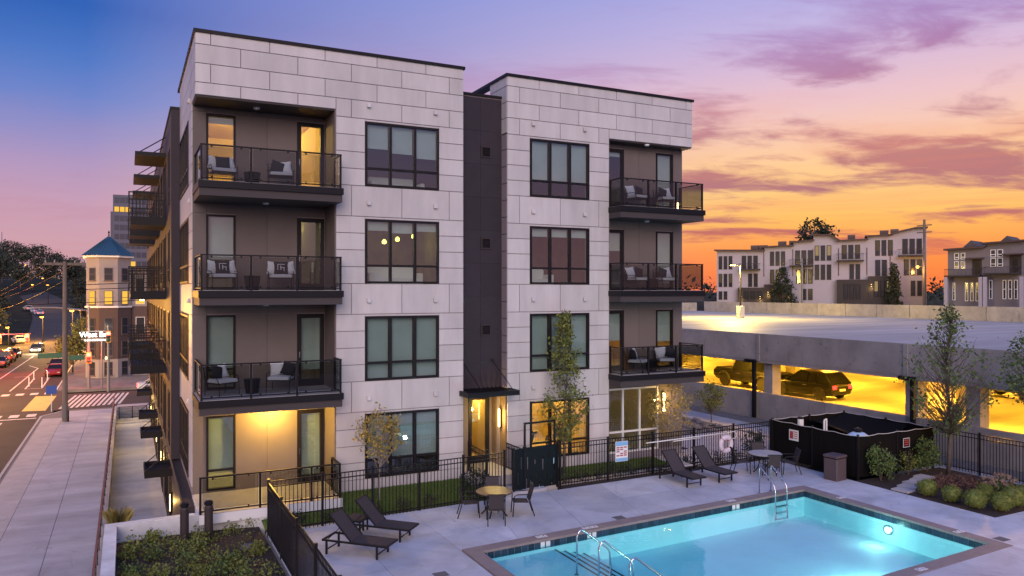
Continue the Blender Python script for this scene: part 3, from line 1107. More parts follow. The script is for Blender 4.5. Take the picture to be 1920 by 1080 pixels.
# wing balconies and the canopies over them
first = None
for k in range(3):
    yb = 11.9 + k * 7.2
    for zf in FL[1:]:
        o = M().box(-1.68, WX, yb, yb + 2.9, zf - .38, zf - .02).build('wing_balcony', 'black_metal', B)
        M().box(-1.76, -1.70, yb, yb + 2.9, zf + 1.0, zf + 1.05).box(-1.70, WX, yb, yb + .06, zf + 1.0, zf + 1.05).box(-1.70, WX, yb + 2.84, yb + 2.9, zf + 1.0, zf + 1.05).build('rail', 'black_metal', o)
        mm = M()
        for i in range(11):
            x = -1.72 + i * .142
            mm.box(x - .012, x + .012, yb + .015, yb + .045, zf - .019, zf + .999)
            mm.box(x - .012, x + .012, yb + 2.855, yb + 2.885, zf - .019, zf + .999)
        for i in range(20):
            y = yb + .1 + i * .142
            mm.box(-1.745, -1.715, y - .012, y + .012, zf - .019, zf + .999)
        for i in range(5):
            mm.box(-1.70, WX - .01, yb + .016, yb + .044, zf + .15 + i * .18, zf + .17 + i * .18)
        mm.build('railing_bars', 'black_metal', o, kind='stuff')
    cn = M().box(-1.5, WX, yb - .1, yb + 3.0, 12.2, 12.37).build('canopy', 'black_metal', B)
    for yy in (yb + .2, yb + 2.7):
        M().tube([(-1.35, yy, 12.37), (WX, yy, 13.1)], .025, 6).build('tie_rod', 'black_metal', cn)
lm = M().lathe([(.09, 0), (.09, -.05)], 10, (-1.2, 14.2, 5.99)).build('ceiling_light', 'bulb_warm', B)
point('wing_light', (-1.2, 14.2, 5.7), 25, (1, .62, .16), .06)

# ================================================================ ground, street side
def terrain():
    m = M()
    xs = [-900, -500, -300, -200, -130, -80, -50, -30, -18, -9, -3, 0, 28.7, 34, 60, 80, 95, 130, 200, 400, 900]
    ys = [-400, -150, -60, -20, 0, 25, 47.5, 52, 60, 75, 100, 140, 180, 240, 320, 420, 560, 800, 1500]
    def h(x, y):
        if -9.5 < x < 20 and y < 135:
            return -5.4
        if x < 20:
            z = -4.25
            if y > 140:
                z += min(18, ((y - 140) / 260) ** 1.3 * 13)
            if x < -40:
                z += min(16, (-40 - x) / 14) * min(1, max(0, (y + 20) / 120))
            return z
        if x < 50:
            return -0.75
        return -0.75 + min(4.2, (x - 50) / 8)
    for y in ys:
        for x in xs:
            m.v.append((x, y, h(x, y)))
    n = len(xs)
    for j in range(len(ys) - 1):
        for i in range(n - 1):
            m.f.append((j * n + i, j * n + i + 1, (j + 1) * n + i + 1, (j + 1) * n + i))
    return struct('ground', m, 'terrain', smooth=False)
terrain()

def hz(y):      # street height along its length
    return -4.0 + (min(18, ((y - 140) / 260) ** 1.3 * 13) if y > 140 else 0)
def strip(pts, wdt, dz):
    m = M()
    vs = []
    for i, p in enumerate(pts):
        a = Vector(pts[max(i - 1, 0)]); b = Vector(pts[min(i + 1, len(pts) - 1)])
        d = (b - a).normalized()
        nx, ny = d.y, -d.x
        for s in (-1, 1):
            vs.append((p[0] + nx * s * wdt / 2, p[1] + ny * s * wdt / 2, hz(p[1]) + dz))
    fs = [(2 * i, 2 * i + 1, 2 * i + 3, 2 * i + 2) for i in range(len(pts) - 1)]
    return m.raw(vs, fs)
RD = [(-14.0, -60), (-13.6, 0), (-13.6, 40), (-13.8, 90), (-14.2, 140), (-15.5, 180), (-18.5, 220), (-24, 270), (-32, 320), (-45, 380), (-60, 450)]
struct('road', strip(RD, 12.4, 0.0), 'asphalt')
struct('cross_street', M().quad((-8, 52.4, -3.996), (60, 52.4, -3.996), (60, 64.2, -3.996), (-8, 64.2, -3.996)).quad((-90, 52.4, -3.996), (-19.6, 52.4, -3.996), (-19.6, 64.2, -3.996), (-90, 64.2, -3.996)), 'asphalt')
mk = M()
for y in (50.2, 65.6):
    for i in range(9):
        x = -19.0 + i * 1.22
        mk.quad((x, y - .75, -3.988), (x + .68, y - .75, -3.988), (x + .68, y + .75, -3.988), (x, y + .75, -3.988))
for i in range(12):
    mk.quad((-7.2 + i * .42, 53.2 + i * .1, -3.986), (-6.98 + i * .42, 53.2 + i * .1, -3.986), (-6.2 + i * .42, 62.5, -3.986), (-6.42 + i * .42, 62.5, -3.986))
# stop bar, lane lines and the outlined island
mk.quad((-19, 48.2, -3.988), (-8.4, 48.2, -3.988), (-8.4, 48.6, -3.988), (-19, 48.6, -3.988))
for (x0, y0), (x1, y1) in (((-13.9, -40), (-13.6, 47)), ((-10.9, -40), (-10.6, 47)), ((-15.2, 69), (-15.0, 118)), ((-12.6, 69), (-12.4, 95)), ((-12.4, 95), (-13.9, 100)), ((-13.9, 84), (-12.5, 84)),
                           ((-11.4, 70.5), (-11.6, 82)), ((-9.9, 70.5), (-10.1, 82)), ((-11.4, 70.5), (-9.9, 70.5)), ((-8.4, 68), (-8.9, 140)), ((-18.9, 68), (-19.3, 140))):
    d = (Vector((x1, y1, 0)) - Vector((x0, y0, 0))).normalized() * .07
    mk.quad((x0 - d.y, y0 + d.x, -3.988), (x0 + d.y, y0 - d.x, -3.988), (x1 + d.y, y1 - d.x, -3.988), (x1 - d.y, y1 + d.x, -3.988))
struct('road_markings', mk, 'road_white')
struct('bike_lane_patch', M().quad((-9.9, 53.0, -3.984), (-8.1, 52.6, -3.984), (-8.0, 63.0, -3.984), (-9.8, 63.4, -3.984)).quad((-13.0, 20, -3.984), (-11.6, 20, -3.984), (-11.6, 46.6, -3.984), (-13.0, 46.6, -3.984)), 'road_yellow')
# sidewalk slabs with joints
sw_base = struct('sidewalk', M().prism([(-8.0, -40), (-2.86, -40), (-2.86, 51.6), (-6.4, 51.6), (-8.0, 48.5)], -4.2, -3.905), 'joint')
for r in range(42):
    y0 = -25 + r * 1.8
    for a, b in ((-6.45, -4.66), (-4.64, -2.87)):
        y1 = min(y0 + 1.785, 51.55)
        M().box(a, b, y0, y1, -3.904, -3.88).build('paving_slab', 'walk', sw_base)
for r in range(20):
    y0 = -25 + r * 3.6
    y1 = min(y0 + 3.58, 48.2)
    M().box(-7.82, -6.47, y0, y1, -3.904, -3.884).build('paving_slab', 'concrete', sw_base)
struct('kerb', M().prism([(-8.16, -40), (-8.0, -40), (-8.0, 48.5), (-6.4, 51.6), (-6.5, 51.75), (-8.16, 48.6)], -4.2, -3.88), 'concrete')
# far sidewalk corner under the turret building
struct('corner_pavement', M().prism([(-8.2, 67), (30, 64.6), (30, 140), (-8.6, 140)], -4.2, -3.88), 'concrete_dark')
# sunken walk, retaining wall and its end steps
struct('sunken_walk', M().box(-2.6, .3, -0.45, 46.2, -4.9, -4.62), 'walk')
struct('retaining_wall', M().box(-2.86, -2.6, -14, 51.4, -4.9, -3.80), 'concrete')
st = struct('stair', M().box(-2.6, -0.05, 50.4, 53, -5, -3.9), 'concrete')
for k in range(5):
    M().box(-2.6, -.05, 46.2 + k * .84, 46.2 + (k + 1) * .84, -5, -4.5 + k * .13).build('tread', 'walk', st)
er = thing('stair_railing', 'black two panel railing at the lit end of the sunken walk', 'railing', (-2.4, 47.4, -4.6))
for x in (-2.4, -1.4, -.3):
    M().box(x - .04, x + .04, 47.36, 47.44, -4.6, -3.35).build('post', 'black_metal', er, world=True)
for z in (-3.4, -4.3):
    M().box(-2.36, -.34, 47.38, 47.42, z, z + .05).build('rail', 'black_metal', er, world=True)
M().box(-2.36, -.34, 47.395, 47.405, -4.25, -3.42).build('glass_panel', 'rail_glass', er, world=True)
point('stair_light', (-1.2, 46.0, -2.6), 160, (1, .62, .16), .2)
point('walk_light', (-1.0, 33.5, -2.2), 140, (1, .62, .16), .2)
# street railing: posts and pale red top rail
rl = thing('street_railing', 'long metal railing with a reddish top rail between sidewalk and sunken walk', 'railing', (-2.78, 5, -3.8))
M().box(-2.83, -2.75, -12, 51, -2.86, -2.79).build('top_rail', 'path_red', rl, world=True)
for zz in (-3.1, -3.35, -3.6):
    M().box(-2.80, -2.78, -12, 51, zz, zz + .02).build('cable', 'grey_metal', rl, world=True)
for k in range(36):
    y = -11.8 + k * 1.78
    M().box(-2.815, -2.765, y - .025, y + .025, -3.8, -2.861).build('post', 'black_metal', rl, world=True)

# ================================================================ podium, planter and pool deck
struct('podium', M().box(-2.04, 28.5, -45, 0.0, -4.9, -2.41), 'concrete')
struct('site_ground', M().box(18.9, 28.55, -0.5, 70, -4.9, -0.56), 'gravel')
# planter wall
pw = struct('planter_wall', M().prism([(-2.36, -30), (-2.06, -30), (-2.06, -.80), (-.2, -.66), (2.3, -1.16), (2.3, -1.12), (-.2, -.38), (-2.36, -.48)], -4.9, -.09), 'wall_white')
struct('planting_soil', M().box(-2.06, 1.66, -30, -.75, -2.4, -.56), 'mulch')
for x, y, lb in ((-.39, -1.55, 'weathered black bollard post in the planter beside the sunken walk corner'), (.23, -1.62, 'black bollard post in the planter close to the patio railing')):
    b = thing('bollard', lb, 'bollard', (x, y, -.56))
    M().lathe([(.115, 0), (.115, .92), (.10, .96), (.095, .97)], 14).build('post', 'bronze', b, smooth=False)
    M().lathe([(.095, .972), (.122, 1.0), (.122, 1.06), (.09, 1.085), (.02, 1.09)], 14).build('cap', 'black_metal', b)

# pool geometry (a slightly skewed rectangle)
PA, PB, PC, PD = (6.4, -6.36), (18.86, -5.72), (18.9, -12.02), (6.4, -12.66)
WZ, DZ = -0.56, -0.40
def far(x):   # y of the far pool edge
    return PA[1] + (x - PA[0]) * (PB[1] - PA[1]) / (PB[0] - PA[0])
def near(x):
    return far(x) - 6.3
CW = .36
deck = struct('pool_deck', M().prism([(1.66, -40), (5.99, -40), (5.99, far(5.99) + CW), (1.66, -2.2)], -2.4, -.45)
              .prism([(5.99, far(5.99) + CW), (19.27, far(19.27) + CW), (19.27, -1.7), (1.66, -2.2)], -2.4, -.45)
              .prism([(19.27, -40), (27.5, -40), (27.5, -10.6), (21.4, -10.6), (21.4, -1.7), (19.27, -1.7)], -2.4, -.45)
              .prism([(5.99, near(5.99) - CW), (5.99, -40), (19.27, -40), (19.27, near(19.27) - CW)], -2.4, -.45), 'joint')
def slab(poly, g=.006):
    cx_ = sum(p[0] for p in poly) / len(poly)
    cy_ = sum(p[1] for p in poly) / len(poly)
    q = []
    for p in poly:
        dx, dy = p[0] - cx_, p[1] - cy_
        q.append((p[0] - math.copysign(g, dx), p[1] - math.copysign(g, dy)))
    M().prism(q, -.449, DZ).build('deck_slab', 'deck', deck)
def north(x):
    return -2.22 + (x - 1.7) * .028
xs = [5.99, 8.2, 10.4, 12.6, 14.8, 17.0, 19.27]
for a, b in zip(xs, xs[1:]):
    ym = lambda x: (north(x) + far(x) + CW) / 2
    # diagonal joints as on the real deck: the cells lean
    o1, o2 = (a - .45 if a > 6.1 else a), (b - .45 if b < 19 else b)
    slab([(o1, far(o1) + CW), (o2, far(o2) + CW), (b, ym(b)), (a, ym(a))])
    o3, o4 = (a + .45 if a > 6.1 else a), (b + .45 if b < 19 else b)
    slab([(a, ym(a)), (b, ym(b)), (o4, north(o4)), (o3, north(o3))])
for a, b in ((1.68, 3.85), (3.85, 5.99)):
    ys = [north(a) - .0, -4.3, -6.6, -8.9, -11.2, -13.5, -15.8, -20, -30]
    for i, (p, q) in enumerate(zip(ys, ys[1:])):
        top_a, top_b = (north(a), north(b)) if i == 0 else (p, p)
        slab([(a, q), (b, q), (b, top_b), (a, top_a)])
ys = [-1.75, -3.6, -5.5, -7.4, -9.2, -11.0, -13.0, -16, -20, -28]
for p, q in zip(ys, ys[1:]):
    slab([(19.27, q), (21.4, q), (21.4, p), (19.27, p)])
ys = [-10.62, -12.6, -15, -18, -22, -28]
for a, b in ((21.4, 23.4), (23.4, 25.4), (25.4, 27.5)):
    for p, q in zip(ys, ys[1:]):
        slab([(a, q), (b, q), (b, p), (a, p)])
for a, b in zip(xs, xs[1:]):
    slab([(a, -15.4), (b, -15.4), (b, near(b) - CW), (a, near(a) - CW)])
    slab([(a, -20), (b, -20), (b, -15.4), (a, -15.4)])

# pool: basin > coping stones, waterline tiles, steps; water is its own sheet
basin = M()
FZ = -1.30
basin.prism([(PA[0], PA[1]), (PB[0], PB[1]), (PB[0] + .39, PB[1] + .39), (PA[0] - .39, PA[1] + .37)], -2.4, -.452)
basin.prism([(PC[0], PC[1]), (PB[0], PB[1]), (PB[0] + .39, PB[1] + .39), (PC[0] + .39, PC[1] - .36)][::-1], -2.4, -.4525)
basin.prism([(PA[0] - .39, PA[1] + .37), (PD[0] - .39, PD[1] - .39), PD, PA], -2.4, -.4522)
basin.prism([(PD[0] - .39, PD[1] - .39), (PC[0] + .39, PC[1] - .36), PC, PD], -2.4, -.4524)
basin.prism([PD, PC, PB, PA], -2.4, FZ)
basin = struct('pool_basin', basin, 'plaster')
shelf = M().prism([(PA[0] + .002, near(PA[0]) + .002), (8.75, near(8.75) + .002), (8.75, far(8.75) - .002), (PA[0] + .002, far(PA[0]) - .002)], FZ + .001, -.74)
shelf.build('shelf', 'plaster', basin)
for k in range(4):
    x0, x1 = 8.751 + k * .32, 9.07 + k * .32
    M().prism([(x0, near(x0) + .003), (x1, near(x1) + .003), (x1, far(x1) - .003), (x0, far(x0) - .003)], FZ + .001, -.83 - k * .09).build('step', 'plaster', basin)
    M().prism([(x0 - .055, near(x0) + .004), (x0 + .004, near(x0) + .004), (x0 + .004, far(x0) - .004), (x0 - .055, far(x0) - .004)], -.765 - k * .09 + (0.0 if k == 0 else .01), -.733 - k * .09).build('step_tile', 'tile_dark', basin)
def stones(p, q, n, out, m_, z0, z1, wd, inset, name, gap=.008):
    p, q, out = Vector((*p, 0)), Vector((*q, 0)), Vector((*out, 0)).normalized()
    d = (q - p) / n
    dn = d.normalized()
    for i in range(n):
        a, b = p + d * i + dn * gap / 2, p + d * (i + 1) - dn * gap / 2
        a2, b2 = a + out * wd, b + out * wd
        a, b = a - out * inset, b - out * inset
        poly = [(a.x, a.y), (b.x, b.y), (b2.x, b2.y), (a2.x, a2.y)]
        if (Vector(poly[1]) - Vector(poly[0])).cross(Vector(poly[2]) - Vector(poly[1])) < 0:
            poly = poly[::-1]
        M().prism(poly, z0, z1).build(name, m_, basin)
NF = (-.05, 1)
stones((PA[0], PA[1]), (PB[0], PB[1]), 24, NF, 'coping', -.451, -.385, CW, .03, 'coping_stone')
stones((PB[0], PB[1] + CW + .01), (PC[0], PC[1] - CW), 13, (1, 0), 'coping', -.4512, -.3852, CW, .03, 'coping_stone')
stones((PA[0], PA[1] + CW - .01), (PD[0], PD[1] - CW), 13, (-1, 0), 'coping', -.4513, -.3853, CW, .03, 'coping_stone')
stones((PC[0], PC[1]), (PD[0], PD[1]), 24, (.05, -1), 'coping', -.4511, -.3851, CW, .03, 'coping_stone')
stones((PA[0], PA[1] - .012), (PB[0], PB[1] - .012), 60, NF, 'tile_dark', -.64, -.452, .010, .004, 'waterline_tile', .012)
stones((PB[0] - .012, PB[1]), (PC[0] - .012, PC[1]), 30, (1, 0), 'tile_dark', -.64, -.4525, .010, .004, 'waterline_tile', .012)
MT['water'] = glass('water', (0.50, 0.90, 0.95), 1.42, 0.05, 0.0, wavy=0.07)
struct('pool_water', M().quad((PA[0] - .02, PA[1] + .02, WZ), (PD[0] - .02, PD[1] - .02, WZ), (PC[0] + .02, PC[1] - .02, WZ), (PB[0] + .02, PB[1] + .02, WZ)), 'water')
# underwater lamps: one seen on the far right wall, the others on the walls nearer the lens
def pool_lamp(loc, d, label, power):
    t = thing('pool_lamp', label, 'pool light', loc, 0, 'underwater pool lights')
    rim = M().lathe([(.15, 0), (.15, .03), (.11, .035)], 16)
    d = Vector(d)
    R = d.to_track_quat('Z', 'Y').to_matrix().to_4x4()
    rim.xf(R).build('rim', 'steel', t)
    M().lathe([(.105, .036), (.09, .05), (.02, .055)], 16).xf(R).build('lens', 'bulb_pool', t)
    l = point('pool_glow', Vector(loc) + d * (.55 if d.x else .9), power, (.62, 1.0, .92), .1)
    return t
pool_lamp((PB[0] - .014, -8.95, -.88), (-1, 0, 0), 'bright lamp glowing under water on the pool wall facing the shallow end', 26)
pool_lamp((10.5, near(10.5) + .002, -.88), (0, 1, 0), 'underwater lamp in the near pool wall by the steps', 170)
pool_lamp((15.5, near(15.5) + .002, -.88), (0, 1, 0), 'underwater lamp in the near pool wall towards the deep end', 250)

# rails and ladder
def pipe(name, pts, r=.022, parent=None):
    # round the corners a little
    P = [Vector(p) for p in pts]
    out = [P[0]]
    for a, b, c in zip(P, P[1:], P[2:]):
        k = min(.10, (b - a).length * .4, (c - b).length * .4)
        for t in (0, .25, .5, .75, 1):
            s = b + (a - b).normalized() * k
            e = b + (c - b).normalized() * k
            out.append(s * (1 - t) ** 2 + b * 2 * t * (1 - t) + e * t * t)
    out.append(P[-1])
    return M().tube(out, r, 8).build(name, 'steel', parent, smooth=True)
for y, lb in ((-8.15, 'shining steel handrail over the pool steps, farther from the deck edge chairs'), (-9.15, 'curved steel handrail over the pool steps, lower in view'), (-10.4, 'steel handrail whose top just shows at the bottom of the pool')):
    t = thing('pool_handrail', lb, 'handrail', (8.25, y, -.74))
    pipe('tube', [(0, 0, 0), (0, 0, 1.02), (.12, -.01, 1.15), (.95, -.05, .52), (1.0, -.05, -.2)], .024, t)
    M().lathe([(.06, 0), (.06, .03)], 12).build('flange', 'steel', t)
lad = thing('pool_ladder', 'steel pool ladder with two tall bent grab rails at the far edge', 'ladder', (17.1, -5.42, DZ))
for x in (0, .52):
    pipe('grab_rail', [(x, 0, 0), (x, 0, .92), (x - .02, -.62, .50), (x - .02, -.72, .3), (x - .02, -.74, -.70)], .022, lad)
    M().lathe([(.06, .001), (.06, .03)], 12, (x, 0, 0)).build('flange', 'steel', lad)
for k in range(3):
    M().box(0, .50, -.80, -.70, -.28 - k * .2, -.25 - k * .2).build('tread', 'steel', lad)
# drain grates and depth markers
for x, y in ((11.34, -5.55), (18.2 + 1.35, -11.9), (4.9, -7.4)):
    g = tag(M().box(x - .17, x + .17, y - .15, y + .15, DZ + .001, DZ + .008).build('skimmer_lid', 'stain', None), 'square grey skimmer lid set in the deck ' + {11.34: 'by the far pool edge', 4.9: 'beside the shallow end'}.get(x, 'at the deep end corner'), 'skimmer lid')
for k, (x, y, lb) in enumerate(((8.4, far(8.4) + .2, 'by the step end'), (9.95, far(9.95) + .2, 'above the submerged steps'), (15.6, far(15.6) + .2, 'short of the ladder'), (19.08, -7.05, 'near the bin corner'), (19.08, -11.0, 'towards the deep end corner'), (15.45, near(15.45) - .2, 'on the near edge'))):
    t = thing('depth_marker', 'small white depth marker tile set in the pool coping ' + lb, 'depth marker', (x, y, -.384))
    for i in range(2 if k != 1 else 3):
        M().box(-.16 + i * .17, -.01 + i * .17, -.08, .08, 0, .006).build('tile', 'white_paint', t)
        M().box(-.11 + i * .17, -.06 + i * .17, -.045, -.03, .0062, .008).box(-.115 + i * .17, -.10 + i * .17, -.03, .05, .0062, .008).box(-.10 + i * .17, -.06 + i * .17, .03, .05, .0062, .008).build('numeral', 'tile_dark', t)
for k in (8.4, 9.95, 15.6):
    tag(M().box(k - .15, k - .02, far(k) - .03, far(k) - .018, -.6, -.46).box(k + .02, k + .15, far(k) - .03, far(k) - .018, -.6, -.46).build('wall_marker', 'white_paint'), {8.4: 'pair of white marker tiles on the waterline above the shelf', 9.95: 'pair of white marker tiles on the waterline above the steps', 15.6: 'pair of white marker tiles on the waterline left of the ladder'}[k], 'depth marker')

# ================================================================ lawns, strips, beds
def sheet(name, poly, zf, mt, kind='structure'):
    m = M().raw([(p[0], p[1], zf(p[0], p[1])) for p in poly], [tuple(range(len(poly)))])
    return m.build(name, mt, None, kind=kind)
lz = lambda x, y: -.05 + (y * .18)
struct('lawn_soil', M().raw([(1.7, -2.2, -.47), (9.0, -1.95, -.47), (9.0, -.02, -.12), (4.3, -.02, -.12), (4.14, -1.15, -.30), (1.7, -1.2, -.32)], [(0, 1, 2, 3, 4, 5)]), 'lawn')
struct('lawn_soil_right', M().raw([(11.0, -1.02, -.30), (17.2, -.92, -.30), (16.6, -.02, -.2), (11.0, -.02, -.15)], [(0, 1, 2, 3)]), 'lawn')
struct('mulch_strip', M().prism([(1.7, -2.36), (9.3, -2.1), (9.3, -1.72), (1.7, -1.9)], -.8, -.42).prism([(11.6, -2.05), (21.6, -1.8), (21.6, -1.28), (11.6, -1.46)], -.8, -.42), 'mulch')
struct('edging_strip', M().prism([(10.9, -1.42), (21.6, -1.26), (21.6, -.95), (10.9, -1.06)], -.8, -.36), 'concrete')
struct('terrace', M().prism([(17.0, -.94), (24.3, -.9), (24.3, 3.4), (18.84, 3.4), (18.84, .4), (14.9, .4), (14.9, -.02), (16.6, -.02)], -.8, -.30), 'concrete')
struct('entry_path', M().prism([(8.9, -1.9), (11.0, -1.75), (11.0, -.1), (8.9, -.1)], -.8, -.33), 'walk')
tag(M().box(17.5, 19.4, .95, 1.9, -.299, -.28).build('doormat', 'mulch', None), 'dark doormat lying outside the glazed lobby front', 'doormat')
struct('garage_walkway', M().prism([(24.9, -12), (26.9, -12), (27.0, 40), (25.7, 40)], -.8, -.44), 'walk')
struct('garage_gravel', M().box(26.9, 28.58, -14, 60, -.8, -.50), 'gravel')
struct('flower_bed', M().prism([(21.42, -10.58), (26.1, -10.58), (26.1, -5.7), (21.42, -5.7)], -.8, -.40), 'mulch')
rg = random.Random(5)
# stepping stones in the bed
bedp = struct('bed_path', M().box(21.6, 24.9, -7.8, -6.2, -.5, -.402), 'mulch')
for x, y, a in ((21.75, -7.35, .1), (22.35, -7.12, .2), (22.95, -6.9, .05), (23.55, -6.72, .25), (24.1, -6.5, .1)):
    m = M().cbox(-.26, .26, -.3, .3, 0, .05, .015)
    m.xf(Matrix.Rotation(a, 4, 'Z')).build('stepping_stone', 'concrete', bedp).location = (x, y, -.40)
# field of rocks
m = M()
for i in range(420):
    x, y = rg.uniform(19.4, 25.4), rg.uniform(-.6, 9)
    if x < 24.3 and y < 3.5 and x > 18.6:
        continue
    r = rg.uniform(.08, .2)
    m.lathe([(r * .6, 0), (r, r * .35), (r * .75, r * .7), (r * .2, r * .85)], 6, (x, y, -.57))
m.build('rocks', 'rock', None, kind='stuff')
# grass blades
def grass(name, poly_fn, n, zf, x0, x1, y0, y1):
    rs = np.random.RandomState(3)
    m = M()
    for i in range(n):
        x, y = rs.uniform(x0, x1), rs.uniform(y0, y1)
        if not poly_fn(x, y):
            continue
        z = zf(x, y)
        a = rs.uniform(0, 6.28)
        h = rs.uniform(.03, .065)
        dx, dy = math.cos(a) * .012, math.sin(a) * .012
        lx, ly = rs.normal(0, .02), rs.normal(0, .02)
        m.raw([(x - dx, y - dy, z), (x + dx, y + dy, z), (x + lx, y + ly, z + h)], [(0, 1, 2)])
    leaf = MT['leaf_grass']
    m.build(name, leaf, None, kind='stuff')
leafmat('leaf_grass', (0.07, 0.12, 0.018), (0.10, 0.165, 0.026), (0.14, 0.20, 0.035))
grass('grass', lambda x, y: not (x < 4.14 and y > -1.18), 26000, lambda x, y: -.47 + (y + 2.1) * .168, 1.8, 8.9, -2.0, -.03)
grass('grass', lambda x, y: True, 16000, lambda x, y: -.30 + (y + 1) * .12, 11.05, 16.8, -.95, -.05)

# ================================================================ fences
PK = {}
def fence(name, label, p, q, z0, z1, posts, sp=.115, cat='fence', off=.04):
    t = thing(name, label, cat, (p[0], p[1], z0))
    p3, q3 = Vector((p[0], p[1], 0)), Vector((q[0], q[1], 0))
    d = (q3 - p3)
    L = d.length
    d.normalize()
    a = math.atan2(d.y, d.x)
    h = z1 - z0
    t.rotation_euler = (0, 0, a)
    key = round(h, 2)
    if key not in PK:
        PK[key] = (M().box(-.009, .009, -.009, .009, off, h).mesh('picket', 'black_metal'), M().box(-.03, .03, -.03, .03, 0, h + .05).box(-.036, .036, -.036, .036, h + .05, h + .075).mesh('post', 'black_metal'))
    pk, po = PK[key]
    xs = [L * i / posts for i in range(posts + 1)] if isinstance(posts, int) else posts
    for x in xs:
        put('post', po, t, (x, 0, 0))
    for z in (h - .03, h - .18, .12):
        M().box(.03, L - .03, -.016, .016, z, z + .03).build('rail', 'black_metal', t)
    n = int(L / sp)
    for i in range(1, n):
        x = L * i / n
        if min(abs(x - q_) for q_ in xs) > .05:
            put('picket', pk, t, (x, 0, 0))
    return t
FZ0, FZ1 = -.44, 1.08
fence('pool_fence', 'black picket pool fence along the grass below the pink lit wall', (1.72, -2.42), (9.3, -1.93), FZ0, FZ1, 5)
fence('pool_fence', 'black picket pool fence with the rules sign and the life ring on it', (11.62, -1.60), (21.6, -1.50), FZ0, FZ1, 5)
fence('pool_fence', 'black picket pool fence between the loungers and the planted bed', (1.70, -2.50), (1.68, -16.5), FZ0, FZ1, 7)
fence('pool_fence', 'black picket fence behind the round shrubs by the garage', (26.35, -5.1), (26.2, -17.3), FZ0, FZ1, 6)
fence('step_railing', 'short black picket railing sloping down beside the entrance steps', (8.95, -1.3), (8.95, .2), -.05, 1.0, 1, cat='railing')
fence('step_railing', 'black picket railing on the open side of the entrance landing', (10.35, -1.3), (10.35, .35), -.05, .95, 1, cat='railing')
# gate: cut-out panel, side panel and the portal frame
g = thing('pool_gate', 'dark teal metal pool gate with narrow slots and a square portal frame', 'gate', (9.75, -1.75, -.44))
m = M()
sl = []
for i, (x, z0, h) in enumerate(((.10, .75, .42), (.40, .9, .25), (.72, .62, .5), (.98, 1.05, .22), (.22, .2, .3), (.58, .1, .22), (.86, .28, .36), (1.10, .12, .3), (1.2, .6, .28), (.47, .42, .2), (.06, .1, .35))):
    sl.append((x, x + .045, z0, z0 + h))
holes_wall(m, 0, 1.3, .08, 1.5, -.012, .012, sl)
m.xf(Matrix.Translation((.5, .2, 0)) @ Matrix.Rotation(.08, 4, 'Z')).build('leaf', 'teal_gate', g)
m = M()
holes_wall(m, 0, .52, .05, 1.5, -.012, .012, [(.2, .24, .3, .7), (.34, .38, .8, 1.2)])
m.xf(Matrix.Translation((0, .05, 0)) @ Matrix.Rotation(.28, 4, 'Z')).build('side_panel', 'teal_gate', g)
for x, y in ((0, .05), (.5, .19), (1.85, .32)):
    M().box(x - .04, x + .04, y - .04, y + .04, 0, 1.56).build('post', 'black_metal', g)
M().bar((.62, .42, 0), (.62, .42, 2.28), .06).bar((1.84, .50, 0), (1.84, .50, 2.28), .06).bar((.59, .42, 2.28), (1.87, .50, 2.28), .06).build('portal', 'black_metal', g)
M().box(1.62, 1.66, .20, .25, .85, 1.05).build('handle', 'steel', g)

# ================================================================ screened equipment enclosure
EX0, EX1, EY0, EY1 = 21.66, 25.85, -5.62, -1.56
en = thing('equipment_enclosure', 'black fabric screened enclosure hiding the pool equipment in the deck corner', 'enclosure', (EX0, EY0, -.42))
def fabric(p, q, n, sag=0.0):
    p, q = Vector(p), Vector(q)
    d = (q - p)
    nrm_ = Vector((-d.y, d.x, 0)).normalized()
    m = M()
    N = n * 6
    for i in range(N + 1):
        t = i / N
        b = p + d * t
        fold = .018 * math.sin(i * 1.9) + .012 * math.sin(i * 0.7 + 1)
        zt = 1.58 - sag * math.sin(math.pi * ((t * n) % 1.0)) * .06
        for z, k in ((.09, 1), (.7, .8), (zt, .3)):
            c = b + nrm_ * fold * k
            m.v.append((c.x, c.y, -.42 + z))
    for i in range(N):
        for k in range(2):
            o = i * 3 + k
            m.f.append((o, o + 3, o + 4, o + 1))
    return m
corners = [(EX0, EY1), (EX0, EY0), (EX1, EY0), (EX1, EY1)]
for (a, b, n) in ((0, 1, 4), (1, 2, 4), (2, 3, 4), (3, 0, 4)):
    fabric((*corners[a], 0), (*corners[b], 0), n, .6).build('screen', 'screen', en, world=True, smooth=True)
for i in range(4):
    a, b = Vector((*corners[i], 0)), Vector((*corners[(i + 1) % 4], 0))
    for k in range(2):
        p = a.lerp(b, k / 2)
        M().box(p.x - .035, p.x + .035, p.y - .035, p.y + .035, -.42, 1.22).build('post', 'black_metal', en, world=True)
    pts = []
    for k in range(17):
        t = k / 16
        p = a.lerp(b, t)
        dirn = Vector((b.y - a.y, a.x - b.x, 0)).normalized() * -.03
        pts.append((p.x - dirn.x, p.y - dirn.y, 1.17 - .035 * math.sin(math.pi * ((t * 4) % 1.0))))
    M().tube(pts, .012, 5).build('rope', 'rope', en, world=True)
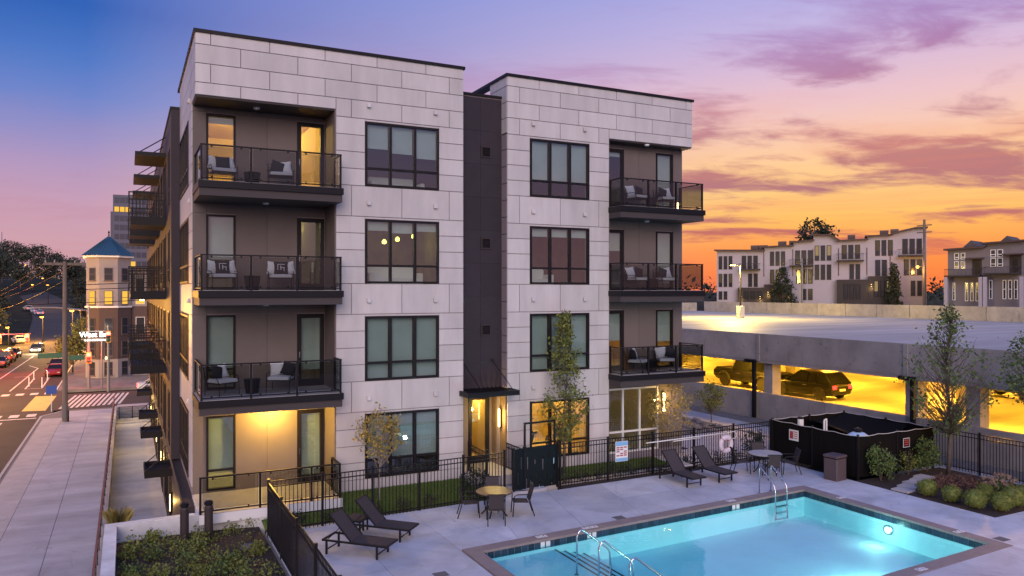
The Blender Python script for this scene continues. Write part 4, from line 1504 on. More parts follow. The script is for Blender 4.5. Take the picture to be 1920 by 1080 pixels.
# draped tarp sagging inside the far corner
m = M()
for j in range(9):
    for i in range(13):
        u, v = i / 12, j / 8
        x = 23.3 + u * 2.45
        y = -4.6 + v * 2.9
        z = 1.12 - .55 * (1 - u) * v * 0 - .38 * math.sin(math.pi * u) ** .8 * (1 - v * .55) - .25 * (1 - v) * u * 0 + .04 * math.sin(5 * u + 3 * v)
        m.v.append((x, y, z - .42 * (1 - u) * (1 - v)))
for j in range(8):
    for i in range(12):
        m.f.append((j * 13 + i, j * 13 + i + 1, (j + 1) * 13 + i + 1, (j + 1) * 13 + i))
m.build('tarp', 'screen', en, world=True, smooth=True)
tk = thing('filter_tank', 'pale blue pool filter tank with a black valve behind the screen', 'tank', (22.75, -4.75, -.42))
M().lathe([(.42, 0), (.48, .2), (.48, 1.1), (.40, 1.36), (.22, 1.48), (.1, 1.5)], 18).build('vessel', 'tank', tk, smooth=True)
M().lathe([(.12, 1.5), (.14, 1.56), (.14, 1.62), (.05, 1.66)], 12).box(-.2, .2, -.03, .03, 1.56, 1.60).build('valve', 'black_metal', tk)
pp = thing('white_pipe', 'white plastic pipe loop rising above the equipment screen', 'pipe', (22.1, -3.75, -.42))
M().tube([(0, 0, 0), (0, 0, 1.80), (.02, 0, 1.84), (.26, .12, 1.84), (.28, .13, 1.80), (.28, .13, .3)], .035, 8).build('pipe', 'white_paint', pp)
pp = thing('white_feeder', 'white chlorinator canister with a dark cap inside the enclosure', 'canister', (22.1, -2.6, -.42))
M().lathe([(.12, 0), (.12, 1.72)], 12).build('canister', 'white_paint', pp)
M().lathe([(.125, 1.73), (.13, 1.76), (.1, 1.8)], 12).build('lid', 'black_metal', pp)
def notice(name, label, loc, rz, wd, h, red=True):
    t = thing(name, label, 'sign', loc, rz)
    M().box(-wd / 2, wd / 2, -.008, .008, -h / 2, h / 2).build('board', 'white_paint', t)
    m = M()
    if red:
        m.box(-wd * .42, -wd * .05, -.0095, -.0085, -h * .35, h * .35)
        for k in range(4):
            m.box(0, wd * .42, -.0095, -.0085, h * (.28 - k * .19), h * (.36 - k * .19))
    else:
        M().box(-wd * .46, wd * .46, -.0094, -.0082, -h * .45, h * .45).build('field', 'screen', t)
        for k in range(3):
            m.box(-wd * .36, wd * .36, -.0106, -.0096, h * (.2 - k * .24), h * (.34 - k * .24))
    m.build('print', 'red_print', t)
    return t
notice('warning_sign', 'small white and red warning sign on the dark screen near the table', (EX0 - .09, -2.75, .72), -math.pi / 2, .46, .42)
notice('warning_sign', 'small red sign on the screen wall above the shrubs', (24.2, EY0 - .08, .72), 0, .36, .34, False)
# trash bin
tb = thing('trash_bin', 'square brown lidded trash bin standing in front of the black screen', 'trash bin', (20.98, -5.2, DZ), .12)
M().cbox(-.29, .29, -.27, .27, 0, .82, .025).build('body', 'bin', tb)
M().cbox(-.31, .31, -.29, .29, .822, .90, .02).build('lid', 'bin', tb)
M().box(-.295, .295, -.275, .275, .78, .80).build('band', 'black_metal', tb)
# rules sign, shepherd's crook, life ring, hung on the fence
rs_ = thing('pool_rules_sign', 'white pool rules board with blue heading and red lines on the fence', 'sign', (14.13, -1.70, .60))
M().box(-.27, .27, -.01, .01, -.36, .36).build('board', 'white_paint', rs_)
M().box(-.26, .26, -.0125, -.0105, .20, .35).build('heading', 'blue_print', rs_)
M().box(-.26, .26, -.0125, -.0105, -.35, -.24).build('footer', 'blue_print', rs_)
m = M()
for k in range(5):
    for j in range(3):
        if (k + j) % 4 != 3:
            m.box(-.23 + j * .16, -.10 + j * .16, -.0125, -.0105, .12 - k * .072, .165 - k * .072)
m.build('red_print', 'red_print', rs_)
hk = thing('rescue_hook', 'long white rescue pole with a hook hung along the pool fence', 'rescue pole', (15.2, -1.72, .80))
pipe('pole', [(0, 0, 0), (3.95, .03, .05)], .02, hk).data.materials[0] = MT['white_paint']
pipe('hook', [(3.95, .03, .05), (4.3, .03, .07), (4.42, .03, -.05), (4.36, .03, -.2), (4.2, .03, -.2)], .014, hk).data.materials[0] = MT['white_paint']
pipe('bracket', [(1.3, .06, -.06), (2.6, .06, -.04)], .018, hk).data.materials[0] = MT['white_paint']
lr = thing('life_ring', 'white life ring with rope hanging on the pool fence', 'life ring', (19.02, -1.74, .42))
m = M()
n1, n2 = 28, 10
for i in range(n1):
    a = 2 * math.pi * i / n1
    for k in range(n2):
        b = 2 * math.pi * k / n2
        rr = .265 + .095 * math.cos(b)
        m.v.append((rr * math.cos(a), .07 * math.sin(b), rr * math.sin(a)))
for i in range(n1):
    for k in range(n2):
        m.f.append((i * n2 + k, i * n2 + (k + 1) % n2, ((i + 1) % n1) * n2 + (k + 1) % n2, ((i + 1) % n1) * n2 + k))
m.build('ring', 'ring', lr, smooth=True)
m = M()
for k in range(4):
    a = math.pi / 4 + k * math.pi / 2
    pts = []
    for j in range(9):
        b = 2 * math.pi * j / 8
        rr = .265 + .103 * math.cos(b)
        pts.append((rr * math.cos(a), .078 * math.sin(b), rr * math.sin(a)))
    m.tube(pts, .012, 5)
m.build('band', 'red_print', lr)
M().tube([(-.2, -.02, .30), (-.14, 0, .46), (-.02, .0, .52), (.1, 0, .44), (.02, 0, .36), (-.1, 0, .30), (.0, 0, .50), (.16, 0, .34), (.24, -.02, .26)], .012, 5).build('rope', 'rope', lr)

# ================================================================ loungers, tables, chairs
def make_lounger(label):
    t = thing('sun_lounger', label, 'sun lounger', group='brown sling sun loungers on the deck')
    H = .36
    fr = M()
    for y in (-.31, .31):
        fr.bar((-.85, y, H), (1.0, y, H - .02), .035, .05)
    fr.bar((.98, -.31, H - .02), (.98, .31, H - .02), .04, .05).bar((-.83, -.31, H), (-.83, .31, H), .04, .05)
    fr.build('frame', 'frame_dark', t)
    for x in (-.72, .72):
        for y in (-.31, .31):
            M().bar((x, y, 0), (x, y, H - .02), .045).build('leg', 'frame_dark', t)
        M().bar((x, -.29, .12), (x, .29, .12), .025).build('stretcher', 'frame_dark', t)
    s = M()
    prof = [(-.02, H + .035), (.25, H + .005), (.6, H + .02), (.98, H + .012)]
    def sheet_(pr):
        for z in range(len(pr) - 1):
            (x0, a), (x1, b) = pr[z], pr[z + 1]
            s.raw([(x0, -.29, a), (x1, -.29, b), (x1, .29, b), (x0, .29, a), (x0, -.29, a - .018), (x1, -.29, b - .018), (x1, .29, b - .018), (x0, .29, a - .018)],
                  [(0, 1, 2, 3), (7, 6, 5, 4), (0, 4, 5, 1), (1, 5, 6, 2), (2, 6, 7, 3), (3, 7, 4, 0)])
    sheet_(prof)
    s.build('seat', 'sling', t)
    s = M()
    sheet_([(-.62, 1.02), (-.56, .96), (-.3, .66), (-.03, H + .04)])
    s.build('backrest', 'sling', t)
    b = M()
    for y in (-.3, .3):
        b.bar((-.02, y, H + .02), (-.64, y, 1.03), .03, .035)
    b.bar((-.63, -.3, 1.02), (-.63, .3, 1.02), .03)
    b.build('back_frame', 'frame_dark', t)
    k = M()
    for y in (-.26, .26):
        k.bar((-.36, y, .70), (-.70, y, H + .02), .018)
    k.build('prop', 'frame_dark', t)
    return t
lounger = make_lounger('brown sling sun lounger closest to the picket fence corner, beside the low table')
lounger.location = (3.52, -5.02, DZ)
lounger.rotation_euler = (0, 0, rad(-44))
dup(lounger, (4.47, -4.0, DZ), rad(-44), 'sling sun lounger between the low dark table and the wooden dining table')
dup(lounger, (15.74, -2.98, DZ), rad(-88), 'brown sling sun lounger below the pool rules sign')
dup(lounger, (17.16, -2.96, DZ), rad(-86), 'brown sling sun lounger in front of the life ring')
def side_table(label, loc, rz, top):
    t = thing('side_table', label, 'side table', loc, rz)
    M().cbox(-.27, .27, -.27, .27, .38, .42, .01).build('top', top, t)
    M().box(-.26, .26, -.26, .26, .33, .379).build('apron', 'frame_dark', t)
    for x in (-.22, .22):
        for y in (-.22, .22):
            M().box(x - .02, x + .02, y - .02, y + .02, 0, .33).build('leg', 'frame_dark', t)
side_table('low dark side table between the near pair of loungers', (3.98, -3.62 + .35, DZ), rad(-44), 'sling')
side_table('low side table between the loungers under the rescue pole', (16.46, -2.25, DZ), 0, 'table_stone')
def dining_table(label, loc, top, r):
    t = thing('round_table', label, 'table', loc)
    M().lathe([(r - .02, .70), (r, .715), (r, .735), (r - .015, .745), (.03, .746)], 32).build('top', top, t)
    M().lathe([(r + .004, .700), (r + .012, .712), (r + .004, .722)], 32, cap=False).build('rim', 'frame_dark', t)
    for k in range(4):
        a = math.pi / 4 + k * math.pi / 2
        c, s_ = math.cos(a), math.sin(a)
        M().tube([(.30 * c, .30 * s_, .70), (.2 * c, .2 * s_, .4), (.27 * c, .27 * s_, .15), (.42 * c, .42 * s_, 0.0)], .022, 6).build('leg', 'frame_dark', t)
    M().lathe([(.2, .36), (.21, .37), (.2, .38)], 16, cap=False).build('ring', 'frame_dark', t)
    return t
dining_table('round wooden topped dining table catching warm light in front of the gate', (8.12, -3.62, DZ), 'table_wood', .56)
dining_table('round pale stone topped table by the black screened enclosure', (19.45, -3.35, DZ), 'table_stone', .60)
def make_chair(label):
    t = thing('patio_chair', label, 'chair', group='dark sling patio chairs round the tables')
    M().raw([(-.23, -.22, .44), (.23, -.22, .44), (.22, .22, .42), (-.22, .22, .42), (-.23, -.22, .42), (.23, -.22, .42), (.22, .22, .40), (-.22, .22, .40)], [(0, 1, 2, 3), (7, 6, 5, 4), (0, 4, 5, 1), (1, 5, 6, 2), (2, 6, 7, 3), (3, 7, 4, 0)]).build('seat', 'sling', t)
    M().raw([(-.22, .22, .46), (.22, .22, .46), (.21, .35, .90), (-.21, .35, .90), (-.22, .24, .455), (.22, .24, .455), (.21, .37, .895), (-.21, .37, .895)], [(0, 1, 2, 3), (7, 6, 5, 4), (0, 4, 5, 1), (1, 5, 6, 2), (2, 6, 7, 3), (3, 7, 4, 0)]).build('backrest', 'sling', t)
    for x in (-.25, .25):
        M().tube([(x, .40, 0), (x, .27, .42), (x, .26, .5), (x, .38, .92)], .016, 6).build('leg', 'frame_dark', t)
        M().tube([(x, -.26, 0), (x, -.23, .40), (x, -.22, .60), (x, -.12, .66), (x, .30, .66)], .016, 6).build('leg', 'frame_dark', t)
    M().bar((-.25, .37, .91), (.25, .37, .91), .025).bar((-.25, -.23, .42), (.25, -.23, .42), .02).build('frame', 'frame_dark', t)
    return t
ch = make_chair('dark patio chair pulled up to the wooden table with its back to the pool')
def seat_at(c, ang, r, label, first=False):
    # chair faces the table centre; local -y is forward
    x, y = c[0] + r * math.cos(ang), c[1] + r * math.sin(ang)
    rz = ang - math.pi / 2
    if first:
        ch.location = (x, y, DZ)
        ch.rotation_euler = (0, 0, rz)
    else:
        dup(ch, (x, y, DZ), rz, label)
c1, c2 = (8.12, -3.62), (19.45, -3.35)
seat_at(c1, rad(-112), .72, '', True)
seat_at(c1, rad(-20), .80, 'dark patio chair side on at the wooden table, nearest the gate')
seat_at(c1, rad(160), .72, 'dark patio chair at the wooden table on the lawn fence side')
seat_at(c1, rad(68), .72, 'dark patio chair behind the wooden table against the fence')
seat_at(c2, rad(-118), .78, 'dark patio chair with its back to the pool at the stone table')
seat_at(c2, rad(-30), .85, 'dark patio chair between the stone table and the black screen')
seat_at(c2, rad(150), .85, 'dark patio chair at the stone table on the life ring side')
seat_at(c2, rad(60), .80, 'dark patio chair behind the stone table in the fence corner')

# balcony furniture
def make_armchair(label):
    t = thing('wire_armchair', label, 'armchair', group='black wire armchairs with white cushions on the balconies')
    M().cbox(-.33, .33, -.30, .30, .40, .50, .03).build('cushion', 'cushion', t)
    f = M()
    for x in (-.36, .36):
        f.tube([(x, -.32, 0), (x, -.30, .38), (x, .34, .36), (x, .44, .84)], .012, 6)
        f.tube([(x, .36, 0), (x, .34, .36)], .012, 6)
        f.tube([(x, -.30, .38), (x * 1.08, -.2, .58), (x * 1.08, .38, .60)], .012, 6)
    f.build('leg_frame', 'black_metal', t)
    w_ = M()
    for k in range(9):
        x = -.34 + k * .085
        w_.tube([(x, .33, .38), (x, .45, .84)], .007, 5)
    for k in range(4):
        w_.tube([(-.36, .35 + k * .03, .46 + k * .125), (.36, .35 + k * .03, .46 + k * .125)], .008, 5)
    w_.build('back_wires', 'black_metal', t)
    M().box(-.35, .35, -.31, .33, .37, .395).build('seat_frame', 'black_metal', t)
    return t
AC = make_armchair('black wire armchair with a white cushion on the top balcony outside the lit window')
pm = {}
for k, m_ in (('black', 'pillow_black'), ('white', 'pillow_white')):
    m = M()
    N = 8
    for s in (-1, 1):
        for j in range(N + 1):
            for i in range(N + 1):
                u, v = i / N * 2 - 1, j / N * 2 - 1
                th_ = .075 * (1 - u ** 4) ** .6 * (1 - v ** 4) ** .6
                r = .215 * (1 - .06 * (u * u * v * v < .5))
                m.v.append((u * r, s * th_, v * r + .215))
    for s in range(2):
        o = s * (N + 1) ** 2
        for j in range(N):
            for i in range(N):
                q = (o + j * (N + 1) + i, o + j * (N + 1) + i + 1, o + (j + 1) * (N + 1) + i + 1, o + (j + 1) * (N + 1) + i)
                m.f.append(q if s == 0 else q[::-1])
    pm[k] = m.mesh('pillow', m_, True)
pm_mark = M().box(-.11, .11, -.081, -.077, .30, .315).box(-.11, -.095, -.081, -.077, .12, .3).box(-.02, .0, -.081, -.077, .12, .26).box(-.0, .11, -.081, -.077, .19, .205).box(.08, .095, -.081, -.077, .08, .19).mesh('pattern', 'white_paint')
def pillow(kind, base, rz, dx, dy, tilt, label, pattern=False):
    c, s = math.cos(rz), math.sin(rz)
    o = bpy.data.objects.new('throw_pillow', pm[kind])
    col.objects.link(o)
    o.location = (base[0] + c * dx - s * dy, base[1] + s * dx + c * dy, base[2] + .505)
    o.rotation_euler = (-.32, tilt, rz)
    tag(o, label, 'pillow', 'throw pillows on the balcony armchairs')
    if pattern:
        put('pattern', pm_mark, o)
def drum(loc, label):
    t = thing('drum_table', label, 'side table', loc)
    M().lathe([(.19, 0), (.25, .42), (.26, .45), (.02, .452)], 16).build('body', 'black_metal', t)
LV = {3.2: 'lowest', 6.4: 'middle', 9.6: 'top'}
n_ch = 0
for bx, yb, zone, spots in ((0, -.05, 'corner bay', ((.80, .3, .0), (2.52, .3, .0))), (1, -.18, 'far bay', ((16.02, -.12, .0), (17.4, -.12, .0)))):
    for zf in FL[1:]:
        for k, (x, y, a) in enumerate(spots):
            if zf == 3.2:
                a = (.55, -.45)[k]
            else:
                a = (.12, -.1)[k]
            where = ('by the window' if (k == 0) == (bx == 0) else 'by the door')
            nm = f'{LV[zf]} {zone} balcony {where}'
            loc = (x, y, zf + .013)
            if n_ch == 0:
                AC.location = loc
                AC.rotation_euler = (0, 0, a)
                AC['label'] = 'wire armchair with white cushion on the ' + nm
            else:
                dup(AC, loc, a, 'wire armchair with white cushion on the ' + nm)
            n_ch += 1
            pat = zf == 6.4 and bx == 0
            if zf == 9.6 and bx == 0 and k == 0:
                pillow('white', loc, a, -.2, .2, .2, 'outer white pillow in the armchair on the ' + nm)
                pillow('white', loc, a, .24, .2, -.2, 'inner white pillow in the armchair on the ' + nm)
                pillow('black', loc, a, .03, .06, .0, 'black pillow in front in the armchair on the ' + nm)
            elif pat:
                pillow('white', loc, a, -.2, .2, .1, 'white pillow behind the patterned one on the ' + nm)
                pillow('black', loc, a, .02, .06, .0, 'black pillow with white line pattern on the ' + nm, True)
                pillow('white', loc, a, .26, .18, -.15, 'white pillow at the chair arm on the ' + nm)
            else:
                s_ = 1 if k == 0 else -1
                pillow('white', loc, a, .16 * s_ * (1 if zf == 3.2 else -1), .17, -.12, 'white pillow leaning in the armchair on the ' + nm)
                pillow('black', loc, a, -.14 * s_ * (1 if zf == 3.2 else -1), .10, .3, 'black pillow leaning in the armchair on the ' + nm)
        drum(((1.66, .3, zf + .013) if bx == 0 else (16.72, -.05, zf + .013)), f'black drum side table between the armchairs on the {LV[zf]} {zone} balcony')
# lantern on the top far balcony
ln = thing('lantern', 'small glowing lantern on the top far bay balcony beside the armchair', 'lantern', (17.95, -.1, 9.613))
M().box(-.11, .11, -.11, .11, 0, .04).box(-.11, .11, -.11, .11, .4, .44).build('case', 'black_metal', ln)
M().lathe([(.07, .05), (.07, .32)], 10).build('glow', 'bulb_warm', ln)
for x in (-.1, .1):
    for y in (-.1, .1):
        M().box(x - .01, x + .01, y - .01, y + .01, .04, .4).build('bar', 'black_metal', ln)

# furniture seen through windows
so = thing('sofa', 'white sofa behind the top window of the corner block', 'sofa', (6.7, 1.6, 9.62))
M().cbox(-.9, .9, -.4, .4, .12, .42, .04).build('seat', 'cushion', so)
M().cbox(-.9, .9, .25, .45, .42, .82, .04).build('backrest', 'cushion', so)
for x in (-.98, .82):
    M().cbox(x, x + .16, -.4, .45, .12, .6, .03).build('arm', 'cushion', so)
so2 = dup(so, (6.6, 1.5, 6.42), 0, 'white sofa behind the second highest window, lit yellow green')
for c in so2.children:
    pass
dup(so, (11.9, 1.4, 6.42), 0, 'white sofa behind the orange lit window of the far block')
def gym_bike(loc, rz, label):
    t = thing('exercise_bike', label, 'exercise bike', loc, rz, 'exercise bikes in the lit gym')
    M().tube([(-.5, 0, .06), (.45, 0, .06), (.25, 0, .5), (-.15, 0, .45), (-.3, 0, .95)], .04, 6).tube([(.25, 0, .5), (.4, 0, 1.1), (.3, 0, 1.2)], .035, 6).build('frame', 'black_metal', t)
    M().lathe([(.26, -.03), (.26, .03)], 18).xf(Matrix.Translation((.35, 0, .38)) @ Matrix.Rotation(math.pi / 2, 4, 'X')).build('flywheel', 'frame_dark', t)
    M().cbox(-.42, -.18, -.1, .1, .95, 1.03, .02).build('saddle', 'black_metal', t)
    M().bar((.32, -.25, 1.2), (.32, .25, 1.2), .035).build('handlebar', 'black_metal', t)
    for y in (-.2, .2):
        M().bar((-.5, 0, .03), (-.5, y, .03), .04).build('foot', 'black_metal', t)
gym_bike((11.9, 1.3, .03), 1.9, 'black exercise bike in the lit gym window behind the slim tree')
gym_bike((13.1, 1.5, .03), 1.5, 'black exercise bike in the lit gym window near its edge')
gym_bike((12.5, 2.4, .03), 1.2, 'black exercise bike deeper inside the lit gym')

# ================================================================ parking garage
G = thing('parking_garage', 'two level concrete parking garage with an open lit lower deck beside the pool', 'parking garage', (28.6, 0, 0))
GX, GD = 28.6, 3.35
GY0, GY1 = -28, 66
cols_y = [-21.0, -13.2, -5.27, 2.05 + .0, 5.9, 9.5, 17.0, 24.5, 32, 40, 48, 56]
mb = lambda: M()
# spandrels (front), one piece per bay
ys = [-28, -21.0, -13.1, -2.5, 6.2, 14.0, 22, 30, 38, 46, 54, 62]
for a, b in zip(ys, ys[1:]):
    mb().box(GX, GX + .24, a + .02, b - .02, 2.68, 4.08).build('spandrel', 'g_concrete', G, world=True)
    mb().box(GX + .02, GX + .38, a + .02, b - .02, 2.52, 2.678).build('beam_edge', 'g_concrete', G, world=True)
    n = max(1, int((b - a) / 4.3))
    for i in range(n):
        p, q = a + (b - a) * i / n, a + (b - a) * (i + 1) / n
        mb().box(GX + .02, GX + .22, p + .015, q - .015, -.9, .93).build('low_wall', 'g_concrete', G, world=True)
for y in (-21.0, -13.1, -2.5, 6.2, 14, 22, 30, 38, 46, 54):
    mb().box(GX - .05, GX + .02 - .022, y - .1, y + .1, 2.6, 4.06).build('joint_cover', 'g_concrete', G, world=True)
for y in (-21.2, -13.4, -5.3, -2.6, 5.75, 22, 30, 38, 46, 54):
    w_ = .30
    mb().box(GX + .25, GX + .85, y - w_, y + w_, -.4, 2.70).build('column', 'g_concrete', G, world=True)
for y in (-2.9, 6.42):
    o = mb().box(GX - .17, GX - .03, y - .09, y + .09, -.45, 2.50).build('downpipe', 'black_metal', G, world=True)
    mb().box(GX - .19, GX - .01, y - .1, y + .65, 2.501, 2.66).build('hopper', 'black_metal', o, world=True)
rg = random.Random(21)
mb().box(GX + .25, 75.4, GY0, GY1, 3.0, GD).build('upper_deck', 'g_floor', G, world=True)
mb().box(GX + .22, 75.4, GY0, GY1, -.9, .03).build('lower_deck', 'g_floor', G, world=True)
# beams under the deck
for y in range(-24, 64, 8):
    mb().box(GX + .9, 75, y - .2, y + .2, 2.62, 2.998).build('beam', 'g_in', G, world=True)
for y in (1.05, 13.0):
    mb().box(38.2, 38.75, y - .4, y + .4, .031, 2.99).build('column', 'g_in', G, world=True)
for x in (46, 62):
    for y in range(-22, 62, 8):
        mb().box(x - .3, x + .3, y - .4, y + .4, .031, 2.99).build('column', 'g_in', G, world=True)
# rear parapet panels, inner
for i in range(22):
    y0 = GY0 + i * 4.2
    mb().box(75.4, 75.65, y0 + .03, y0 + 4.17, 3.0, 4.80).build('parapet_panel', 'g_concrete', G, world=True)
mb().box(75.2, 75.4, GY0, GY1, -.9, 2.99).build('rear_wall', 'g_in', G, world=True)
mb().box(GX + .24, 75.4, GY1, GY1 + .25, -.9, 4.6).build('end_wall', 'g_concrete', G, world=True)
# parking bay lines on the roof
m = M()
for r in range(30):
    y = -24 + r * 2.8
    for x0 in (31, 48.5, 53.8, 69.6):
        m.quad((x0, y - .06, GD + .004), (x0 + 5.2, y - .06, GD + .004), (x0 + 5.2, y + .06, GD + .004), (x0, y + .06, GD + .004))
m.build('bay_marking', 'road_white', G, world=True, kind='stuff')
for x in (33, 41, 50, 58, 68):
    for y in (-20, -12, -4, 4, 12, 20, 28, 36, 44):
        mb().box(x - .7, x + .7, y - .12, y + .12, 2.86, 2.96).build('ceiling_fixture', 'white_paint', G, world=True)
        area('garage_lamp', (x, y, 2.84), 1150 if x < 60 else 850, (1.0, .46, .025), 1.3, .22)
pole = thing('roof_light_pole', 'black lamp post on a concrete base on the garage roof, lamp lit', 'lamp post', (58.4, 38.9, GD))
M().cbox(-.32, .32, -.32, .32, 0, 1.35, .03).build('base', 'concrete', pole)
M().tube([(0, 0, 1.351), (0, 0, 5.8)], [.09, .07], 8).build('pole', 'black_metal', pole)
M().bar((0, 0, 5.75), (-.75, .15, 5.9), .07).build('arm', 'black_metal', pole)
h_ = M().box(-1.25, -.7, -.05, .35, 5.84, 5.96).build('lamp_head', 'black_metal', pole)
M().box(-1.2, -.75, 0, .3, 5.80, 5.838).build('lens', emit('lamp_yellow', (1, .72, .2), 30), h_)
point('roof_lamp', (57.4, 39.1, GD + 5.5), 16000, (1, .66, .14), .2)

# ================================================================ vehicles
def vehicle(name, label, cat, loc, rz, paint, L=4.5, Wd=1.84, H=1.6, style='hatch', lights=False, clear=.22, wr=.34):
    t = thing(name, label, cat, loc, rz)
    hw = Wd / 2
    belt = H * .60
    hood = H * .56 if style != 'truck' else H * .60
    # lower body, stations from front (x=+L/2) to rear
    if style == 'truck':
        st_ = [(.5, .40, .52, .90), (.485, .30, .58, .96), (.40, .24, .605, 1), (.20, .24, .62, 1), (.12, .22, .62, 1), (-.16, .22, .62, 1), (-.18, .22, .60, 1), (-.46, .24, .60, .99), (-.49, .28, .58, .97), (-.5, .34, .54, .93)]
    elif style == 'sedan':
        st_ = [(.5, .30, .42, .80), (.48, .20, .50, .92), (.36, .16, .58, 1), (.20, .15, .63, 1), (-.1, .15, .64, 1), (-.32, .15, .66, 1), (-.46, .18, .66, .96), (-.49, .24, .62, .90), (-.5, .32, .52, .84)]
    else:
        st_ = [(.5, .30, .40, .80), (.48, .20, .48, .92), (.38, .16, .55, 1), (.22, .15, .60, 1), (-.1, .15, .62, 1), (-.34, .16, .64, 1), (-.46, .2, .64, .97), (-.49, .26, .60, .93), (-.5, .34, .52, .88)]
    b = M()
    ring = []
    for fx, zb, zt, k in st_:
        x = fx * L
        z0, z1 = zb * H, zt * H
        w_ = hw * k
        half = [(0, z0), (w_ * .86, z0), (w_ * .97, z0 + (z1 - z0) * .22), (w_, z0 + (z1 - z0) * .55), (w_ * .97, z0 + (z1 - z0) * .86), (w_ * .86, z1), (0, z1 + .02)]
        pts = half + [(-y, z) for y, z in half[-2:0:-1]]
        ring.append([(x, y, z) for y, z in pts])
    n = len(ring[0])
    for r in ring:
        b.v += r
    for i in range(len(ring) - 1):
        for k in range(n):
            j = (k + 1) % n
            b.f.append((i * n + k, (i + 1) * n + k, (i + 1) * n + j, i * n + j))
    b.f.append(tuple(range(n)))
    b.f.append(tuple(range((len(ring) - 1) * n + n - 1, (len(ring) - 1) * n - 1, -1)))
    body = b.build('body', paint, t, smooth=False)
    # greenhouse
    if style == 'truck':
        cx_ = [(.20, 0), (.10, 1), (-.14, 1), (-.175, 0)]
    elif style == 'sedan':
        cx_ = [(.20, 0), (.05, 1), (-.18, 1), (-.36, 0)]
    elif style == 'suv':
        cx_ = [(.24, 0), (.12, 1), (-.44, 1), (-.48, 0)]
    else:
        cx_ = [(.24, 0), (.06, 1), (-.36, 1), (-.48, 0)]
    zb, zt = H * .60, H * .965
    g_ = M()
    rows = []
    for fx, up in cx_:
        w_ = hw * (.93 if up == 0 else .74)
        z = zb if up == 0 else zt
        rows.append((fx * L, w_, z))
    v = []
    for (x, w_, z) in rows:
        v += [(x, -w_, z), (x, w_, z)]
    v += [(rows[1][0], -hw * .93, zb), (rows[1][0], hw * .93, zb), (rows[2][0], -hw * .93, zb), (rows[2][0], hw * .93, zb)]
    g_.raw(v, [(0, 1, 3, 2), (2, 3, 5, 4), (4, 5, 7, 6), (0, 2, 8), (1, 9, 3), (8, 2, 4, 10), (9, 11, 5, 3), (10, 4, 6), (11, 7, 5)])
    g_.build('window', 'car_glass', t)
    rf = M()
    x1, w1, z1 = rows[1]
    x2, w2, z2 = rows[2]
    rf.raw([(x1 + .06, -w1 - .015, z1 - .03), (x1 + .06, w1 + .015, z1 - .03), (x2 - .06, w2 + .015, z2 - .03), (x2 - .06, -w2 - .015, z2 - .03),
            (x1, -w1 * .9, H), (x1, w1 * .9, H), (x2, w2 * .9, H), (x2, -w2 * .9, H)], [(4, 5, 6, 7), (0, 1, 5, 4), (1, 2, 6, 5), (2, 3, 7, 6), (3, 0, 4, 7)])
    rf.build('roof', paint, t)
    pl = M()
    for s in (-1, 1):
        a0, a1 = rows[0], rows[1]
        pl.bar((a0[0], s * a0[1], a0[2]), (a1[0], s * a1[1], a1[2]), .06, .05)
        pl.bar((rows[3][0], s * rows[3][1], zb), (rows[2][0], s * rows[2][1], zt), .09, .06)
        for f in ((.45,) if style in ('sedan', 'truck') else (.36, .72)):
            x = rows[1][0] + (rows[2][0] - rows[1][0]) * f
            pl.bar((x, s * hw * .935, zb), (x, s * hw * .745, zt), .07, .03, (1, 0, 0))
    pl.build('pillar', paint, t)
    for sx in (.31, -.30):
        for s in (-1, 1):
            w_ = put('wheel', M().lathe([(wr * .68, -.10), (wr * .95, -.11), (wr, -.07), (wr, .07), (wr * .95, .11), (wr * .68, .10)], 18).mesh('tyre', 'tyre'), t, (sx * L, s * (hw - .10), wr), (math.pi / 2, 0, 0))
            rm = M().lathe([(.03, .0), (wr * .66, .06 * 1), (wr * .69, .095)], 14)
            for k in range(5):
                a = k * 2 * math.pi / 5
                rm.bar((0, 0, .09), (wr * .64 * math.cos(a), wr * .64 * math.sin(a), .075), .06, .02)
            rm.v = [(x, y, -z * s) for x, y, z in rm.v]
            rm.build('rim', 'rim', w_)
            ar = M()
            pts = [(sx * L + (wr + .05) * math.cos(a), s * (hw - .005), wr + (wr + .05) * math.sin(a)) for a in [k * math.pi / 10 for k in range(11)]]
            ar.tube(pts, .045 if style != 'truck' else .08, 6)
            ar.build('arch', 'tyre', t)
    for s in (-1, 1):
        M().box(L * .485, L * .502, s * hw * .45, s * hw * .78, H * .37, H * .45).build('headlight', 'bulb_white' if lights else 'rim', t)
        M().box(-L * .502, -L * .485, s * hw * .55, s * hw * .86, H * .44, H * .56).build('taillight', 'tail_red', t)
        M().cbox(rows[0][0] - .25, rows[0][0] - .1, s * (hw + .02), s * (hw + .18), zb + .02, zb + .16, .02).build('mirror', paint, t)
        M().bar((-.1 * L, s * (hw * .995), H * .5), (-.04 * L, s * (hw * .995), H * .5), .03).build('handle', 'rim', t)
    M().box(-L * .501, -L * .49, -.25, .25, H * .36, H * .44).build('number_plate', 'white_paint', t)
    if style == 'truck':
        M().box(-L * .47, -L * .19, -hw * .8, hw * .8, H * .601, H * .63).build('bed_cover', 'tyre', t)
        M().box(L * .49, L * .52, -hw * .8, hw * .8, H * .26, H * .36).build('bumper', 'tyre', t)
    return t

